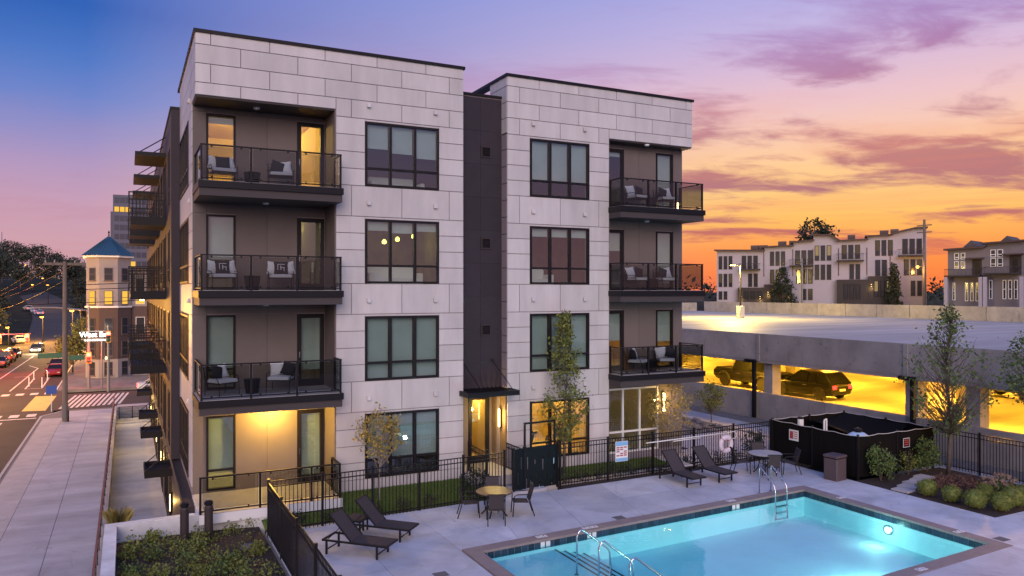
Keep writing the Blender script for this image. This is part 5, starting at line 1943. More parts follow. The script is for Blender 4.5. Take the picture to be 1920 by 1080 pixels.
def front_of(x, y, rz, L):
    return (x + math.cos(rz) * L / 2, y + math.sin(rz) * L / 2)
vehicle('pickup_truck', 'large black lifted pickup truck parked behind the garage wall', 'pickup truck', (35.0, 13.1, .031), rad(-90), 'car_black', 5.6, 2.0, 1.9, 'truck', wr=.45)
vehicle('hatchback_car', 'dark hatchback car parked in the garage behind the low wall', 'car', (34.9, 8.3, .031), rad(91), 'car_black', 4.5, 1.85, 1.62, 'hatch')
vehicle('pickup_truck', 'pale pickup truck deeper in the lit garage behind the slim tree', 'pickup truck', (45.0, 1.9, .031), rad(90), 'car_grey', 5.6, 2.0, 1.9, 'truck')
vehicle('parked_sedan', 'red sedan parked at the kerb behind the white flexible posts', 'car', (-9.6, 84.0, -3.99), rad(-92), 'car_red', 4.6, 1.8, 1.42, 'sedan')
vehicle('parked_car', 'dark car parked behind the red sedan', 'car', (-9.75, 90.0, -3.99), rad(-92), 'car_black', 4.7, 1.9, 1.6, 'hatch')
vehicle('oncoming_car', 'car coming down the street with both headlights shining', 'car', (-15.3, 126, -3.99), rad(-91), 'car_grey', 4.6, 1.8, 1.5, 'hatch', True)
vehicle('waiting_car', 'dark red sport utility waiting at the red lights', 'car', (-17.4, 107, -3.99), rad(88), 'car_red', 4.8, 1.95, 1.8, 'suv')
vehicle('waiting_car', 'dark car with red tail lamps waiting behind the red sport utility', 'car', (-17.2, 99.5, -3.99), rad(89), 'car_grey', 4.7, 1.85, 1.5, 'sedan')
vehicle('waiting_car', 'black car with red tail lamps ahead of the red sport utility', 'car', (-17.6, 116, -3.99), rad(88), 'car_black', 4.7, 1.85, 1.5, 'hatch')
vehicle('waiting_car', 'dark car at the picture edge with lit lamps near the crossing', 'car', (-17.6, 87.0, -3.99), rad(-92), 'car_black', 4.6, 1.9, 1.6, 'hatch')
vehicle('crossing_car', 'white car crossing the side street past the turret building', 'car', (1.4, 62.3, -3.99), rad(2), 'car_white', 4.6, 1.85, 1.5, 'sedan', True)
k_ = 0
for x, y, lb in ((-24.5, 232, 'small pale car on the far uphill street, lowest of its line'), (-26.0, 240, 'small pale car on the far uphill street, second up its line'), (-29.0, 252, 'small pale car on the far uphill street, third up its line'), (-20.5, 150, 'pale car parked far up the street on the tree side')):
    vehicle('distant_car', lb, 'car', (x, y, hz(y) + .02), rad(110), 'car_white', 4.5, 1.8, 1.5, 'sedan')
for (x, y, p) in ((-15.5, 122.8, 900),):
    point('headlight_glow', (x, y, -3.2), p, (1, .85, .5), .2)
for (x, y) in ((-17.4, 104), (-17.2, 96.5)):
    point('tail_glow', (x, y, -3.1), 160, (1, .03, .02), .2)

# ================================================================ townhouses
def rot_thing(name, label, cat, loc, rz):
    return thing(name, label, cat, loc, rz)
T1 = rot_thing('townhouse_row', 'white stepped townhouse row with dark entry blocks behind the garage roof', 'townhouses', (85.41, 72.64, 0), -0.8953586246184024)
W1 = [(0.2, 2.4, 9.9, 12.1, 3), (0.2, 2.4, 7.0, 9.2, 3), (0.2, 1.6, 4.9, 6.3, 2), (3.9, 6.4, 9.8, 12.1, 3), (4.9, 6.4, 7.0, 9.2, 2), (8.3, 10.6, 10.4, 12.7, 3), (8.3, 9.8, 7.5, 9.8, 2), (12.1, 14.7, 10.5, 12.8, 3), (12.3, 14.7, 7.5, 9.8, 3), (13.1, 14.7, 4.9, 6.7, 2), (15.0, 17.4, 11.1, 13.5, 3), (15.0, 17.4, 8.1, 10.5, 3), (18.9, 21.5, 11.3, 13.5, 3), (20.0, 21.5, 8.15, 10.5, 2), (23.6, 26.0, 11.7, 14.1, 3), (23.6, 25.2, 8.65, 11.1, 2), (27.3, 29.9, 11.9, 14.2, 3), (27.5, 29.9, 8.7, 11.1, 3), (28.4, 29.9, 5.6, 7.9, 2)]
BL1 = [(3.6, 6.8, 9.7, 10.8), (11.3, 14.8, 10.2, 11.3), (18.2, 22.0, 10.9, 12.1), (26.7, 30.2, 11.5, 12.6)]
EN1 = [(3.4, 7.5, 0.5, 6.9), (7.5, 11.6, 0.5, 7.4), (18.2, 22.6, 0.5, 8.1), (22.6, 26.8, 0.5, 8.6)]
EW1 = [(4.3, 7.2, 5.0, 6.3, 3), (8.5, 10.8, 5.0, 6.8, 2), (19.2, 21.5, 5.1, 7.4, 3), (23.4, 25.7, 5.5, 7.9, 3)]
SC1 = [(3.9, 5.3), (6.9, 5.3), (8.1, 6.0), (11.2, 6.0), (23.05, 7.2), (26.2, 7.25)]
SEG = [(-0.1, 7.4, [(-.1, 13.2), (7.4, 13.0)]), (7.4, 11.8, [(7.4, 13.55), (11.8, 13.7)]), (11.8, 14.8, [(11.8, 14.2), (14.8, 14.45)]), (14.8, 18.5, [(14.8, 15.25), (17.3, 15.2), (18.5, 14.3)]), (18.5, 22.5, [(18.5, 14.25), (22.5, 14.4)]), (22.5, 25.7, [(22.5, 14.85), (25.7, 14.95)]), (25.7, 30.5, [(25.7, 14.9), (27.2, 15.5), (29, 15.9), (30.5, 15.95)])]

def town(T, segs, wins, wall, depth=11, dy=0.0):
    for a, b, prof in segs:
        xs_ = [p[0] for p in prof]
        vs = []
        n = len(prof)
        m = M()
        for y in (0.12, depth):
            for x, z in prof:
                m.v.append((x, y, z - .15))
            for x, z in reversed(prof):
                m.v.append((x, y, 0.3))
        k = 2 * n
        m.f.append(tuple(range(k)))
        m.f.append(tuple(range(2 * k - 1, k - 1, -1)))
        for i in range(k):
            j = (i + 1) % k
            m.f.append((j, i, k + i, k + j))
        m.build('wall', wall, T)
        # roof sheet with overhang
        m = M()
        ov = .35
        P = [(prof[0][0] - ov, prof[0][1])] + prof[1:-1] + [(prof[-1][0] + ov * .4, prof[-1][1])]
        for (x0, z0), (x1, z1) in zip(P, P[1:]):
            m.raw([(x0, -.6, z0), (x1, -.6, z1), (x1, depth + .3, z1), (x0, depth + .3, z0), (x0, -.6, z0 - .22), (x1, -.6, z1 - .22), (x1, depth + .3, z1 - .22), (x0, depth + .3, z0 - .22)],
                  [(0, 1, 2, 3), (7, 6, 5, 4), (0, 4, 5, 1), (1, 5, 6, 2), (2, 6, 7, 3), (3, 7, 4, 0)])
        m.build('roof', 'roof_edge', T)

LITW = {(15.0, 11.1): 'lit_dim', (23.6, 11.7): 'lit_faint', (0.2, 7.0): 'lit_faint', (18.9, 11.3): 'lit_faint', (27.5, 8.7): 'lit_faint'}
def twin(T, x0, x1, z0, z1, n, y=0.12, fr='town_dark', lit=None, cross=False):
    w_ = x1 - x0
    cw = (w_ - .22 * (n - 1)) / n
    for i in range(n):
        a = x0 + i * (cw + .22)
        b = a + cw
        t = .09
        m = M().box(a, a + t, y - .07, y - .001, z0, z1).box(b - t, b, y - .07, y - .001, z0, z1).box(a + t, b - t, y - .069, y - .001, z1 - t, z1).box(a + t, b - t, y - .069, y - .001, z0, z0 + t)
        zt = z0 + (z1 - z0) * .3 if not cross else z0 + (z1 - z0) * .5
        m.box(a + t, b - t, y - .066, y - .001, zt, zt + t)
        o = m.build('window', fr, T)
        M().box(a + t * .5, b - t * .5, y - .03, y - .0015, z0 + t * .5, zt + .03).build('pane', 'town_glass', o)
        M().box(a + t * .5, b - t * .5, y - .03, y - .0015, zt + .05, z1 - t * .5).build('pane', lit if (lit and i % 2 == 0) else 'town_glass', o)

town(T1, SEG, W1, 'stucco')
for (a, b, z0, z1, n) in W1:
    twin(T1, a, b, z0, z1, n, lit=LITW.get((a, z0)))
for (a, b, z0, z1) in EN1:
    M().box(a + .01, b - .01, -.9, .119, z0, z1).build('entry_block', 'town_dark', T1)
for (a, b, z0, z1, n) in EW1:
    twin(T1, a, b, z0, z1, n, y=-.9, fr='black_frame', lit='lit_dim' if a > 23 else None)
def tbal(T, a, b, z0, z1, y=0.118, d=1.3):
    o = M().box(a, b, y - d, y, z0, z0 + .2).build('balcony', 'town_dark', T)
    m = M()
    m.box(a, b, y - d, y - d + .05, z1 - .05, z1).box(a, a + .05, y - d + .05, y, z1 - .05, z1).box(b - .05, b, y - d + .05, y, z1 - .05, z1)
    m.build('rail', 'town_dark', o)
    m = M()
    n = int((b - a) / .16)
    for i in range(n + 1):
        x = a + .02 + (b - a - .04) * i / n
        m.box(x - .014, x + .014, y - d + .01, y - d + .04, z0 + .2, z1 - .05)
    m.build('railing_bars', 'town_dark', o, kind='stuff')
for q in BL1:
    tbal(T1, *q)
for x, z in SC1:
    y = -.9
    o = M().box(x - .09, x + .09, y - .14, y, z - .14, z + .14).build('wall_lamp', 'black_metal', T1)
    M().box(x - .07, x + .07, y - .12, y - .02, z - .16, z - .142).box(x - .07, x + .07, y - .12, y - .02, z + .142, z + .16).build('lens', 'bulb_warm', o)
    p_ = T1.matrix_basis @ Vector((x, y - .35, z - .5))
    point('sconce_light', p_, 26, (1, .62, .2), .08)
for a, b, z0, z1 in [(5.0, 6.2, 13.0, 13.9), (6.3, 7.6, 13.0, 13.9), (9.3, 10.5, 13.6, 14.45), (11.0, 12.0, 13.8, 14.5), (19.7, 20.8, 14.3, 15.2), (24.3, 25.5, 14.9, 15.75), (25.8, 26.9, 14.9, 15.9)]:
    o = M().box(a, b, 2.5, 3.8, z0 - .3, z1).build('roof_unit', 'hvac', T1)
    for k in range(4):
        M().box(a + .06, b - .06, 2.46, 2.499, z0 + .05 + k * .18, z0 + .15 + k * .18).build('louvre', 'roof_edge', o)
for x in (7.35, 11.75, 14.75, 18.45, 22.45, 25.65):
    M().box(x - .05, x + .05, .03, .119, 8.7, 13.0).build('downspout', 'roof_edge', T1)
# lit end wall of the row
for z0 in (5.6, 8.6, 11.7):
    m = M().box(30.501, 30.56, 2.0, 3.0, z0, z0 + 2.2).build('window', 'town_dark', T1)
    M().box(30.561, 30.57, 2.1, 2.9, z0 + .1, z0 + 2.1).build('pane', 'town_glass', m)

T2 = rot_thing('grey_townhouse', 'grey townhouse pair with white window frames and balconies next to the white row', 'townhouses', (98.14, 41.54, 0), -1.2873361631410283)
town(T2, [(0.1, 4.6, [(.1, 12.1), (4.6, 12.3)]), (4.6, 9.3, [(4.6, 12.75), (9.3, 12.95)])], [], 'stucco_grey', 9)
for a, b, z in ((2.0, 3.3, 13.2), (6.2, 7.5, 13.6)):
    m = M()
    c = (a + b) / 2
    m.raw([(a - .3, 1, z - .9), (b + .3, 1, z - .9), (c, 1, z), (a - .3, 6, z - .9), (b + .3, 6, z - .9), (c, 6, z)], [(0, 1, 2), (5, 4, 3), (1, 4, 5, 2), (0, 2, 5, 3)])
    m.build('gable', 'house_roof', T2)
for (a, b, z0, z1, n) in [(0.9, 1.5, 10.6, 11.5, 1), (1.7, 2.25, 10.6, 11.5, 1), (0.9, 1.5, 9.3, 10.4, 1), (1.7, 2.25, 9.3, 10.4, 1), (0.65, 1.05, 5.1, 7.5, 1), (2.2, 3.9, 5.0, 7.5, 3), (5.2, 5.85, 10.8, 11.8, 1), (6.0, 6.65, 10.8, 11.8, 1), (5.2, 5.85, 9.5, 10.7, 1), (6.0, 6.65, 9.5, 10.7, 1), (5.05, 5.45, 5.3, 7.8, 1), (6.6, 8.3, 5.3, 7.8, 3)]:
    twin(T2, a, b, z0, z1, n, fr='white_paint', lit='lit_dim' if (a, z0) == (1.7, 9.3) else None, cross=z1 - z0 > 2)
for a, b, z0, z1 in ((3.1, 4.2, 8.5, 10.6), (7.4, 8.7, 8.7, 11.0)):
    o = M().box(a, b, .05, .118, z0, z1).build('porch_opening', 'town_dark', T2)
    M().box(a + .3, a + .9, .02, .049, z0 + .1, z1 - .5).build('door', 'black_frame', o)
    M().box(a - .6, b + .3, -1.0, .118, z1 + .02, z1 + .18).build('canopy', 'roof_edge', T2)
for q in ((0.1, 4.3, 8.25, 9.3), (4.7, 8.7, 8.5, 9.5)):
    tbal(T2, *q, d=1.5)
for x in (.25, 4.4, 4.9, 9.0):
    M().box(x - .2, x + .2, -1.3, -.9, 0.5, 8.2).build('pier', 'stucco', T2)
# house glimpsed past the corner of the pale building
def house(name, label, loc, rz, w_, d, h, rh, lit=0, wall='house_wall'):
    t = thing(name, label, 'house', loc, rz)
    M().box(-w_ / 2, w_ / 2, 0, d, 0, h).build('wall', wall, t)
    m = M()
    o = .4
    m.raw([(-w_ / 2 - o, -o, h - .1), (w_ / 2 + o, -o, h - .1), (0, -o, h + rh), (-w_ / 2 - o, d + o, h - .1), (w_ / 2 + o, d + o, h - .1), (0, d + o, h + rh)], [(0, 2, 1), (3, 4, 5), (1, 2, 5, 4), (0, 3, 5, 2), (0, 1, 4, 3)])
    m.build('roof', 'house_roof', t)
    m = M().raw([(-w_ / 2, -.01, h), (w_ / 2, -.01, h), (0, -.01, h + rh * .9)], [(0, 1, 2)])
    for k, x in enumerate((-w_ * .28, w_ * .22)):
        f = M().box(x - .5, x + .5, -.06, -.001, h * .35, h * .75).build('window', 'white_paint', t)
        M().box(x - .42, x + .42, -.07, -.061, h * .38, h * .72).build('pane', 'lit_dim' if k < lit else 'town_glass', f)
    return t
house('gabled_house', 'small gabled house seen past the balcony edge behind the garage', (72, 84, 3.2), -.5, 9, 8, 4.6, 3.0)
house('far_house', 'white gabled house on the wooded slope at the far left', (-38, 140, -1.0), .25, 10, 9, 5.2, 3.0, 0)
house('far_house', 'low dark roofed house below the white gabled one on the slope', (-33, 118, -2.6), .3, 9, 8, 3.2, 2.2, 0, 'town_dark')
house('far_house', 'small house with lit windows high on the hill', (-52, 330, 17), .1, 10, 8, 4, 3, 2, 'house_wall')

# ================================================================ corner turret building, office tower
K = thing('corner_building', 'cream and brick corner building with a teal roofed turret', 'building', (-3.75, 79.6, -4.0))
def octa(r, a0=math.pi / 8):
    return [(r * math.cos(a0 + k * math.pi / 4), r * math.sin(a0 + k * math.pi / 4)) for k in range(8)]
M().prism(octa(2.55), 8.5, 14.5).build('turret_wall', 'cream', K)
M().prism(octa(2.56), 2.3, 8.4).build('brick_wall', 'brick', K)
M().prism(octa(2.62), 0, 2.3).build('stone_base', 'cream', K)
M().prism(octa(2.72), 8.38, 8.58).build('band', 'white_paint', K)
M().prism(octa(2.95), 14.35, 14.55).build('eaves', 'white_paint', K)
m = M()
oc = octa(3.05)
m.v = [(x, y, 14.56) for x, y in oc] + [(0, 0, 17.0)]
m.f = [(k, (k + 1) % 8, 8) for k in range(8)]
rf = m.build('turret_roof', 'teal_roof', K)
for k in range(8):
    for s in range(6):
        a, b = Vector((*oc[k], 14.57)), Vector((*oc[(k + 1) % 8], 14.57))
        p = a.lerp(b, (s + .0) / 6)
        q = p.lerp(Vector((0, 0, 17.02)), .96)
        M().bar(p, q, .05, .06).build('roof_seam', 'teal_roof', rf)
M().lathe([(.1, 17.0), (.05, 17.3), (.12, 17.4), (.01, 17.7)], 8).build('finial', 'black_metal', rf)
for k in range(4, 8):
    a = math.pi / 8 + (k + .5) * math.pi / 4
    apo = 2.55 * math.cos(math.pi / 8)
    for (z0, z1, lit) in ((11.6, 13.1, None), (8.75, 10.4, 'lit_gold'), (5.2, 7.2, None), (2.7, 4.4, None), (.4, 2.0, None)):
        wv = .45
        o = M().box(-wv, wv, -.05, .03, z0, z1).box(-wv - .06, wv + .06, -.10, .03, z0 - .1, z0 - .001)
        mx_ = Matrix.Rotation(a + math.pi / 2, 4, 'Z')
        f = o.xf(Matrix.Translation((math.cos(a) * (apo + .03), math.sin(a) * (apo + .03), 0)) @ mx_).build('window', 'hvac', K)
        for zz0, zz1 in ((z0 + .06, (z0 + z1) / 2 - .03), ((z0 + z1) / 2 + .03, z1 - .06)):
            M().box(-wv + .06, wv - .06, -.06, -.051, zz0, zz1).xf(Matrix.Translation((math.cos(a) * (apo + .03), math.sin(a) * (apo + .03), 0)) @ mx_).build('pane', lit or 'town_glass', f)
M().box(1.9, 30, -.6, 40, 8.5, 13.0).build('wing_wall', 'cream', K)
M().box(1.9, 30, -.62, 40, 2.3, 8.49).build('brick_wall', 'brick', K)
M().box(1.9, 30, -.64, 40, 0, 2.29).build('stone_base', 'cream', K)
M().box(1.6, 30.3, -1.0, 40.3, 13.0, 13.3).build('roof', 'house_roof', K)
for x in (3.4, 5.6, 7.8):
    for (z0, z1, lit) in ((10.2, 11.9, None), (8.75, 9.9, 'lit_gold' if x < 5 else None), (5.2, 7.2, None), (2.7, 4.4, None), (.4, 2.0, None)):
        f = M().box(x - .5, x + .5, -.70, -.64, z0, z1).build('window', 'white_paint', K)
        M().box(x - .44, x + .44, -.71, -.701, z0 + .06, z1 - .06).build('pane', lit or 'town_glass', f)
for x in (-3.0, -.2, 2.4):
    M().sphere((x, -2.9 if abs(x) < 2.5 else -2.0, 2.5), .14, 8, 6).build('globe_lamp', 'bulb_warm', K)
OT = thing('office_tower', 'dark slab office tower with a few lit windows beyond the turret', 'office tower', (-6.9, 272, -4))
M().box(.8, 22, 0, 18, 0, 43.6).build('wall', 'tower_stone', OT)
M().box(0, .79, 3, 18, 0, 38).build('wall', 'tower_stone', OT)
lit_ = {(11, 0), (11, 1), (11, 2), (8, 3), (6, 1), (6, 2), (5, 1), (5, 2), (5, 3), (9, 4)}
for r in range(13):
    for c in range(8):
        z = 3 + r * 3.15
        f = M().box(1.2 + c * 1.7, 2.7 + c * 1.7, -.05, -.001, z, z + 1.9).build('window', 'tower_glass', OT)
        M().box(1.25 + c * 1.7, 2.65 + c * 1.7, -.06, -.051, z + .1, z + 1.8).build('pane', 'lit_gold' if (r, c) in lit_ else 'tower_glass', f)

# ================================================================ street furniture on the left
def pole_(name, label, cat, loc, h, r, m_='pole_wood'):
    t = thing(name, label, cat, loc)
    M().tube([(0, 0, 0), (0, 0, h)], [r, r * .72], 10).build('post', m_, t)
    return t
up = pole_('utility_pole', 'tall wooden utility pole with a crossarm standing on the sidewalk corner', 'utility pole', (-6.15, 44.8, -3.9), 12.6, .21)
M().box(-1.45, 1.45, -.06, .06, 12.3, 12.5).build('crossarm', 'pole_wood', up)
for x in (-1.3, -.7, .7, 1.3):
    M().lathe([(.05, 12.5), (.07, 12.6), (.03, 12.72)], 8, (x, 0, 0)).build('insulator', 'grey_metal', up)
M().lathe([(.23, .3), (.24, .35), (.24, 1.3), (.22, 1.35)], 10).build('collar', 'stain', up)
M().tube([(.25, -.2, .0), (.25, -.2, .9)], .05, 6).build('ground_wire', 'black_metal', up)
for k, (z, dz) in enumerate(((8.4, -.4), (8.0, -.5), (6.9, -.35))):
    pts = [(-60 + i * 6.0, 47 + (.8 * k), z - 3.9 + 3.2 - .0 - 1.2 * math.sin(math.pi * i / 12)) for i in range(13)]
    t = tag(M().tube(pts, .03, 5).build('power_line', 'black_metal'), ['upper', 'middle', 'lowest'][k] + ' sagging power line crossing behind the wooden utility pole', 'power line')
for k, (dx, z0, z1) in enumerate(((-1.3, 8.6, 5.0), (-.6, 8.55, 4.9), (.7, 8.5, 5.0), (0, 7.2, 3.6))):
    a, b = Vector((-6.15 + dx, 44.8, z0)), Vector((-20.5 + dx * .6, 96, z1))
    pts = [a.lerp(b, i / 12) - Vector((0, 0, .9 * math.sin(math.pi * i / 12))) for i in range(13)]
    tag(M().tube(pts, .025, 5).build('power_line', 'black_metal'), ['outer crossarm', 'inner crossarm', 'right crossarm', 'low telephone'][k] + ' cable running up the street from the tall wooden pole', 'power line')
tag(M().tube([(-6.15 + .6, 44.8 + i * 1.9, 7.4 - 1.0 * math.sin(math.pi * i / 12) - i * .25) for i in range(12)], .03, 5).build('power_line', 'black_metal'), 'cable sagging from the tall wooden pole towards the turret building', 'power line')
wp = [(-20.5, 96, 9.0, 'grey wooden utility pole among the dark trees on the far kerb, taller one'), (-22.5, 112, 8.0, 'thin wooden utility pole among the dark trees, farther up the kerb')]
for x, y, h, lb in wp:
    t = pole_('utility_pole', lb, 'utility pole', (x, y, -4), h, .16)
    M().box(-.9, .9, -.05, .05, h - .5, h - .35).build('crossarm', 'pole_wood', t)
def street_lamp(x, y, z, label, power, gz=-4.0, big=.28):
    t = thing('street_lamp', label, 'street lamp', (x, y, gz))
    h = z - gz
    M().tube([(0, 0, 0), (0, 0, h + .2)], [.11, .07], 8).build('post', 'black_metal', t)
    M().bar((0, 0, h + .15), (.0, -1.7, h + .24), .08).build('arm', 'black_metal', t)
    o = M().box(-.2, .2, -2.2, -1.5, h + .10, h + .26).build('lamp_head', 'black_metal', t)
    M().sphere((0, -1.85, h + .02), big * .8, 10, 6, .6).build('lens', 'bulb_orange', o)
    if power:
        point('street_glow', (x, y - 1.9, z - .35), power, (1.0, .46, .08), .25)
for a in ((-16.6, 151, 1.25, 'orange street lamp over the middle of the street before the hill', 11000, -3.9, .42), (-10.1, 125.5, 3.0, 'orange street lamp at the building side of the street', 11000, -4, .42), (-21.2, 142, -.3, 'low orange street lamp by the dark trees on the far kerb', 8000, -3.9, .4),
          (-30.4, 281, 8.4, 'distant orange street lamp, left of the twin pair on the hill road', 1200, 3, .4), (-24.0, 256, 8.1, 'distant orange street lamp, right of the twin pair on the hill road', 1200, 2, .4),
          (-37.4, 330, 16.5, 'highest orange street lamp among the hill trees', 600, 8, .4), (-29.3, 303, 10.9, 'small orange street lamp just above the twin pair', 600, 5, .35), (-17.3, 230, 5.6, 'white lamp seen beside the tall wooden pole on the hill road', 0, 0, .3)):
    street_lamp(*a)
# extra street lamps added near the crossing, mostly out of view, to warm the asphalt
street_lamp(-20.8, 60, 4.2, 'added orange street lamp at the crossing just outside the picture edge', 17000)
street_lamp(-20.8, 36, 4.2, 'added orange street lamp down the near kerb outside the picture edge', 4500)
street_lamp(-7.9, 104, 3.6, 'added orange street lamp on the near kerb behind the parked cars', 4500)
street_lamp(-20.6, 76, 3.9, 'added orange street lamp opposite the turret building just past the crossing', 11000)
# traffic signals
def signal(name, label, pole_xy, h, arm_to, heads, lit, power):
    t = thing(name, label, 'traffic signal', (pole_xy[0], pole_xy[1], -3.9))
    M().tube([(0, 0, 0), (0, 0, h)], [.15, .11], 10).build('post', 'grey_metal', t)
    ex, ey = arm_to[0] - pole_xy[0], arm_to[1] - pole_xy[1]
    if abs(ex) + abs(ey) > .1:
        M().tube([(0, 0, h - .4), (ex * .5, ey * .5, h - .05), (ex, ey, h)], [.10, .08, .05], 8).build('mast_arm', 'grey_metal', t)
    for (f, z) in heads:
        c = (ex * f, ey * f - .15, z)
        o = M().box(c[0] - .23, c[0] + .23, c[1] - .12, c[1] + .12, z - .6, z + .62).build('signal_head', 'signal_yellow', t)
        for k, mt_ in enumerate(('bulb_red' if lit == 'red' else 'tail_red', 'bronze', 'green_sign')):
            M().lathe([(.21, -.02), (.21, .0), (.02, .05)], 10).xf(Matrix.Translation((c[0], c[1] - .12, z + .33 - k * .33)) @ Matrix.Rotation(math.pi / 2, 4, 'X')).build('lens', mt_, o)
        if power:
            point('signal_glow', (t.location.x + c[0], t.location.y + c[1] - .6, t.location.z + z + .3), power, (1, .04, .03), .15)
    return t
signal('traffic_signal', 'traffic signal post with long arm of red lights over the far lanes', (-19.6, 90), 4.9, (-12.6, 88), [(.52, 4.3), (.95, 4.3)], 'red', 1500)
signal('traffic_signal', 'grey signal pole with a yellow signal head before the turret building', (-3.5, 63.6), 6.8, (-3.5, 63.6), [(0, 5.6)], 'red', 0)
signal('traffic_signal', 'signal pole with a mast arm carrying the green street signs', (-5.4, 67.6), 8.6, (-11.2, 66.5), [(0, 3.2)], 'red', 500)
gs = tag(M().box(-9.9, -7.6, 66.35, 66.4, 3.4 - 3.9, 3.9 - 3.9).build('street_name_sign', 'green_sign'), 'long green street name sign on the signal arm, farther from its pole', 'street sign')
gs = tag(M().box(-7.2, -5.7, 66.6, 66.65, 3.1 - 3.9, 3.6 - 3.9).build('street_name_sign', 'green_sign'), 'shorter green street name sign next to the signal pole', 'street sign')
# lit shop sign
def words(txt, size, ext, parent, loc, m_, bold=.0):
    cu = bpy.data.curves.new('lettering', 'FONT')
    cu.body = txt
    cu.size = size
    cu.extrude = ext
    cu.offset = bold
    cu.align_x = 'CENTER'
    cu.align_y = 'CENTER'
    cu.materials.append(MT[m_])
    tmp = bpy.data.objects.new('lettering_source', cu)
    col.objects.link(tmp)
    dg = bpy.context.evaluated_depsgraph_get()
    me = bpy.data.meshes.new_from_object(tmp.evaluated_get(dg))
    bpy.data.objects.remove(tmp)
    o = bpy.data.objects.new('lettering', me)
    col.objects.link(o)
    o.parent = parent
    o.location = loc
    o.rotation_euler = (math.pi / 2, 0, 0)
    return o
ws = thing('shop_sign', 'glowing white lettered sign on a frame in front of the turret building', 'sign', (-4.78, 66.6, 1.75), rad(-6))
M().box(-1.35, 1.35, .06, .12, -.48, -.40).box(-1.35, 1.35, .06, .12, .36, .42).build('frame', 'grey_metal', ws)
words('West End', .72, .03, ws, (0, 0, .02), 'sign_white', .014)
m = M()
for k in range(9):
    m.box(-1.0 + k * .23, -.86 + k * .23, 0, .03, -.62, -.50)
m.build('small_letters', 'sign_white', ws)
M().tube([(.6, .1, -.5), (.6, .1, -5.6)], .07, 8).build('post', 'grey_metal', ws)
point('sign_glow', (-4.8, 65.9, 1.7), 120, (1, .95, .85), .4)
bs_ = thing('blue_sign', 'small blue sign on a thin white post at the sidewalk corner', 'sign', (-7.55, 51.2, -3.9))
M().tube([(0, 0, 0), (0, 0, 2.0)], .035, 6).build('post', 'white_paint', bs_)
M().box(-.4, .4, -.05, -.03, 1.5, 2.2).build('board', 'blue_sign', bs_)
for x, y, lb in ((-11.3, 73, 'nearer on the lane side'), (-11.5, 80, 'farther on the lane side'), (-10.0, 72, 'nearer on the kerb side'), (-10.1, 79.5, 'by the red sedan')):
    t = thing('flexible_post', 'white flexible traffic post ' + lb + ' of the painted island', 'bollard', (x, y, -3.99))
    M().lathe([(.10, 0), (.10, .05), (.05, .06), (.05, 1.0), (.02, 1.03)], 8).build('post', 'white_paint', t)
mt_ = thing('radio_mast', 'tall thin radio mast on the wooded hill skyline', 'mast', (-62.6, 440, 20))
M().tube([(0, 0, 0), (0, 0, 26)], [.35, .2], 6).build('mast', 'grey_metal', mt_)
M().lathe([(1.2, 25), (1.5, 26), (1.2, 27)], 8).build('platform', 'grey_metal', mt_)
mt_ = thing('radio_mast', 'shorter thin mast beside the tall one on the hill skyline', 'mast', (-60, 450, 20))
M().tube([(0, 0, 0), (0, 0, 17)], [.3, .15], 6).build('mast', 'grey_metal', mt_)
# right hand street lamp and pole by the townhouses
pl_ = pole_('utility_pole', 'wooden utility pole lit orange at the end of the white townhouse row', 'utility pole', (100.3, 46.3, 2.8), 13.8, .22)
for z in (12.9, 11.9):
    M().box(-.1, .1, -1.1, 1.1, z, z + .14).build('crossarm', 'pole_wood', pl_)
M().bar((0, 0, 6.9), (-.8, .4, 7.2), .08).build('arm', 'grey_metal', pl_)
M().sphere((-.85, .45, 7.0), .2, 10, 6).build('lamp', 'bulb_orange', pl_)
point('pole_glow', (99.2, 46.6, 9.3), 500, (1, .45, .08), .2)
tag(M().tube([(69, 70, 12), (84, 58, 11.2), (99, 47, 12)], .03, 4).build('power_line', 'black_metal'), 'thin cable passing in front of the white townhouse row', 'power line') if False else None
pl2 = pole_('utility_pole', 'pale bare pole in front of the white townhouse row', 'utility pole', (92.3, 61.2, 2.8), 8.6, .17, 'grey_metal')
M().box(-.06, .06, -.5, .5, 8.0, 8.1).build('crossarm', 'pole_wood', pl2)

# planters by the sunken walk
def planter(name, label, loc, w_, h, m_):
    t = thing(name, label, 'planter', loc)
    M().cbox(-w_ / 2, w_ / 2, -w_ / 2, w_ / 2, 0, h, .02).build('box', m_, t)
    M().box(-w_ / 2 + .05, w_ / 2 - .05, -w_ / 2 + .05, w_ / 2 - .05, h, h + .01).build('soil', 'mulch', t)
    return t
t = planter('grass_planter', 'dark square planter of straw coloured grass in the sunken walk', (-2.15, 12.4, -4.62), .8, .75, 'black_metal')
m = M()
for i in range(260):
    a, r = rg.uniform(0, 6.28), rg.uniform(0, .25)
    x, y = r * math.cos(a), r * math.sin(a)
    h = rg.uniform(.6, 1.0)
    ox, oy = math.cos(a) * rg.uniform(.1, .5), math.sin(a) * rg.uniform(.1, .5)
    m.raw([(x - .01, y, .76), (x + .01, y, .76), (x + ox * .5 + .008, y + oy * .5, .76 + h * .75), (x + ox, y + oy, .76 + h)], [(0, 1, 2), (0, 2, 3)])
m.build('grass_blades', 'leaf_straw', t, kind='stuff')
t = planter('leafy_planter', 'dark patterned planter box beside the lowest door lamp', (-.75, 10.2, -4.62), .85, .95, 'bronze')
leaves([(rg.uniform(-.3, .3), rg.uniform(-.3, .3), rg.uniform(1.0, 1.25)) for k in range(22)], 14, .08, .07, rg).build('foliage', 'leaf_red', t, kind='stuff')

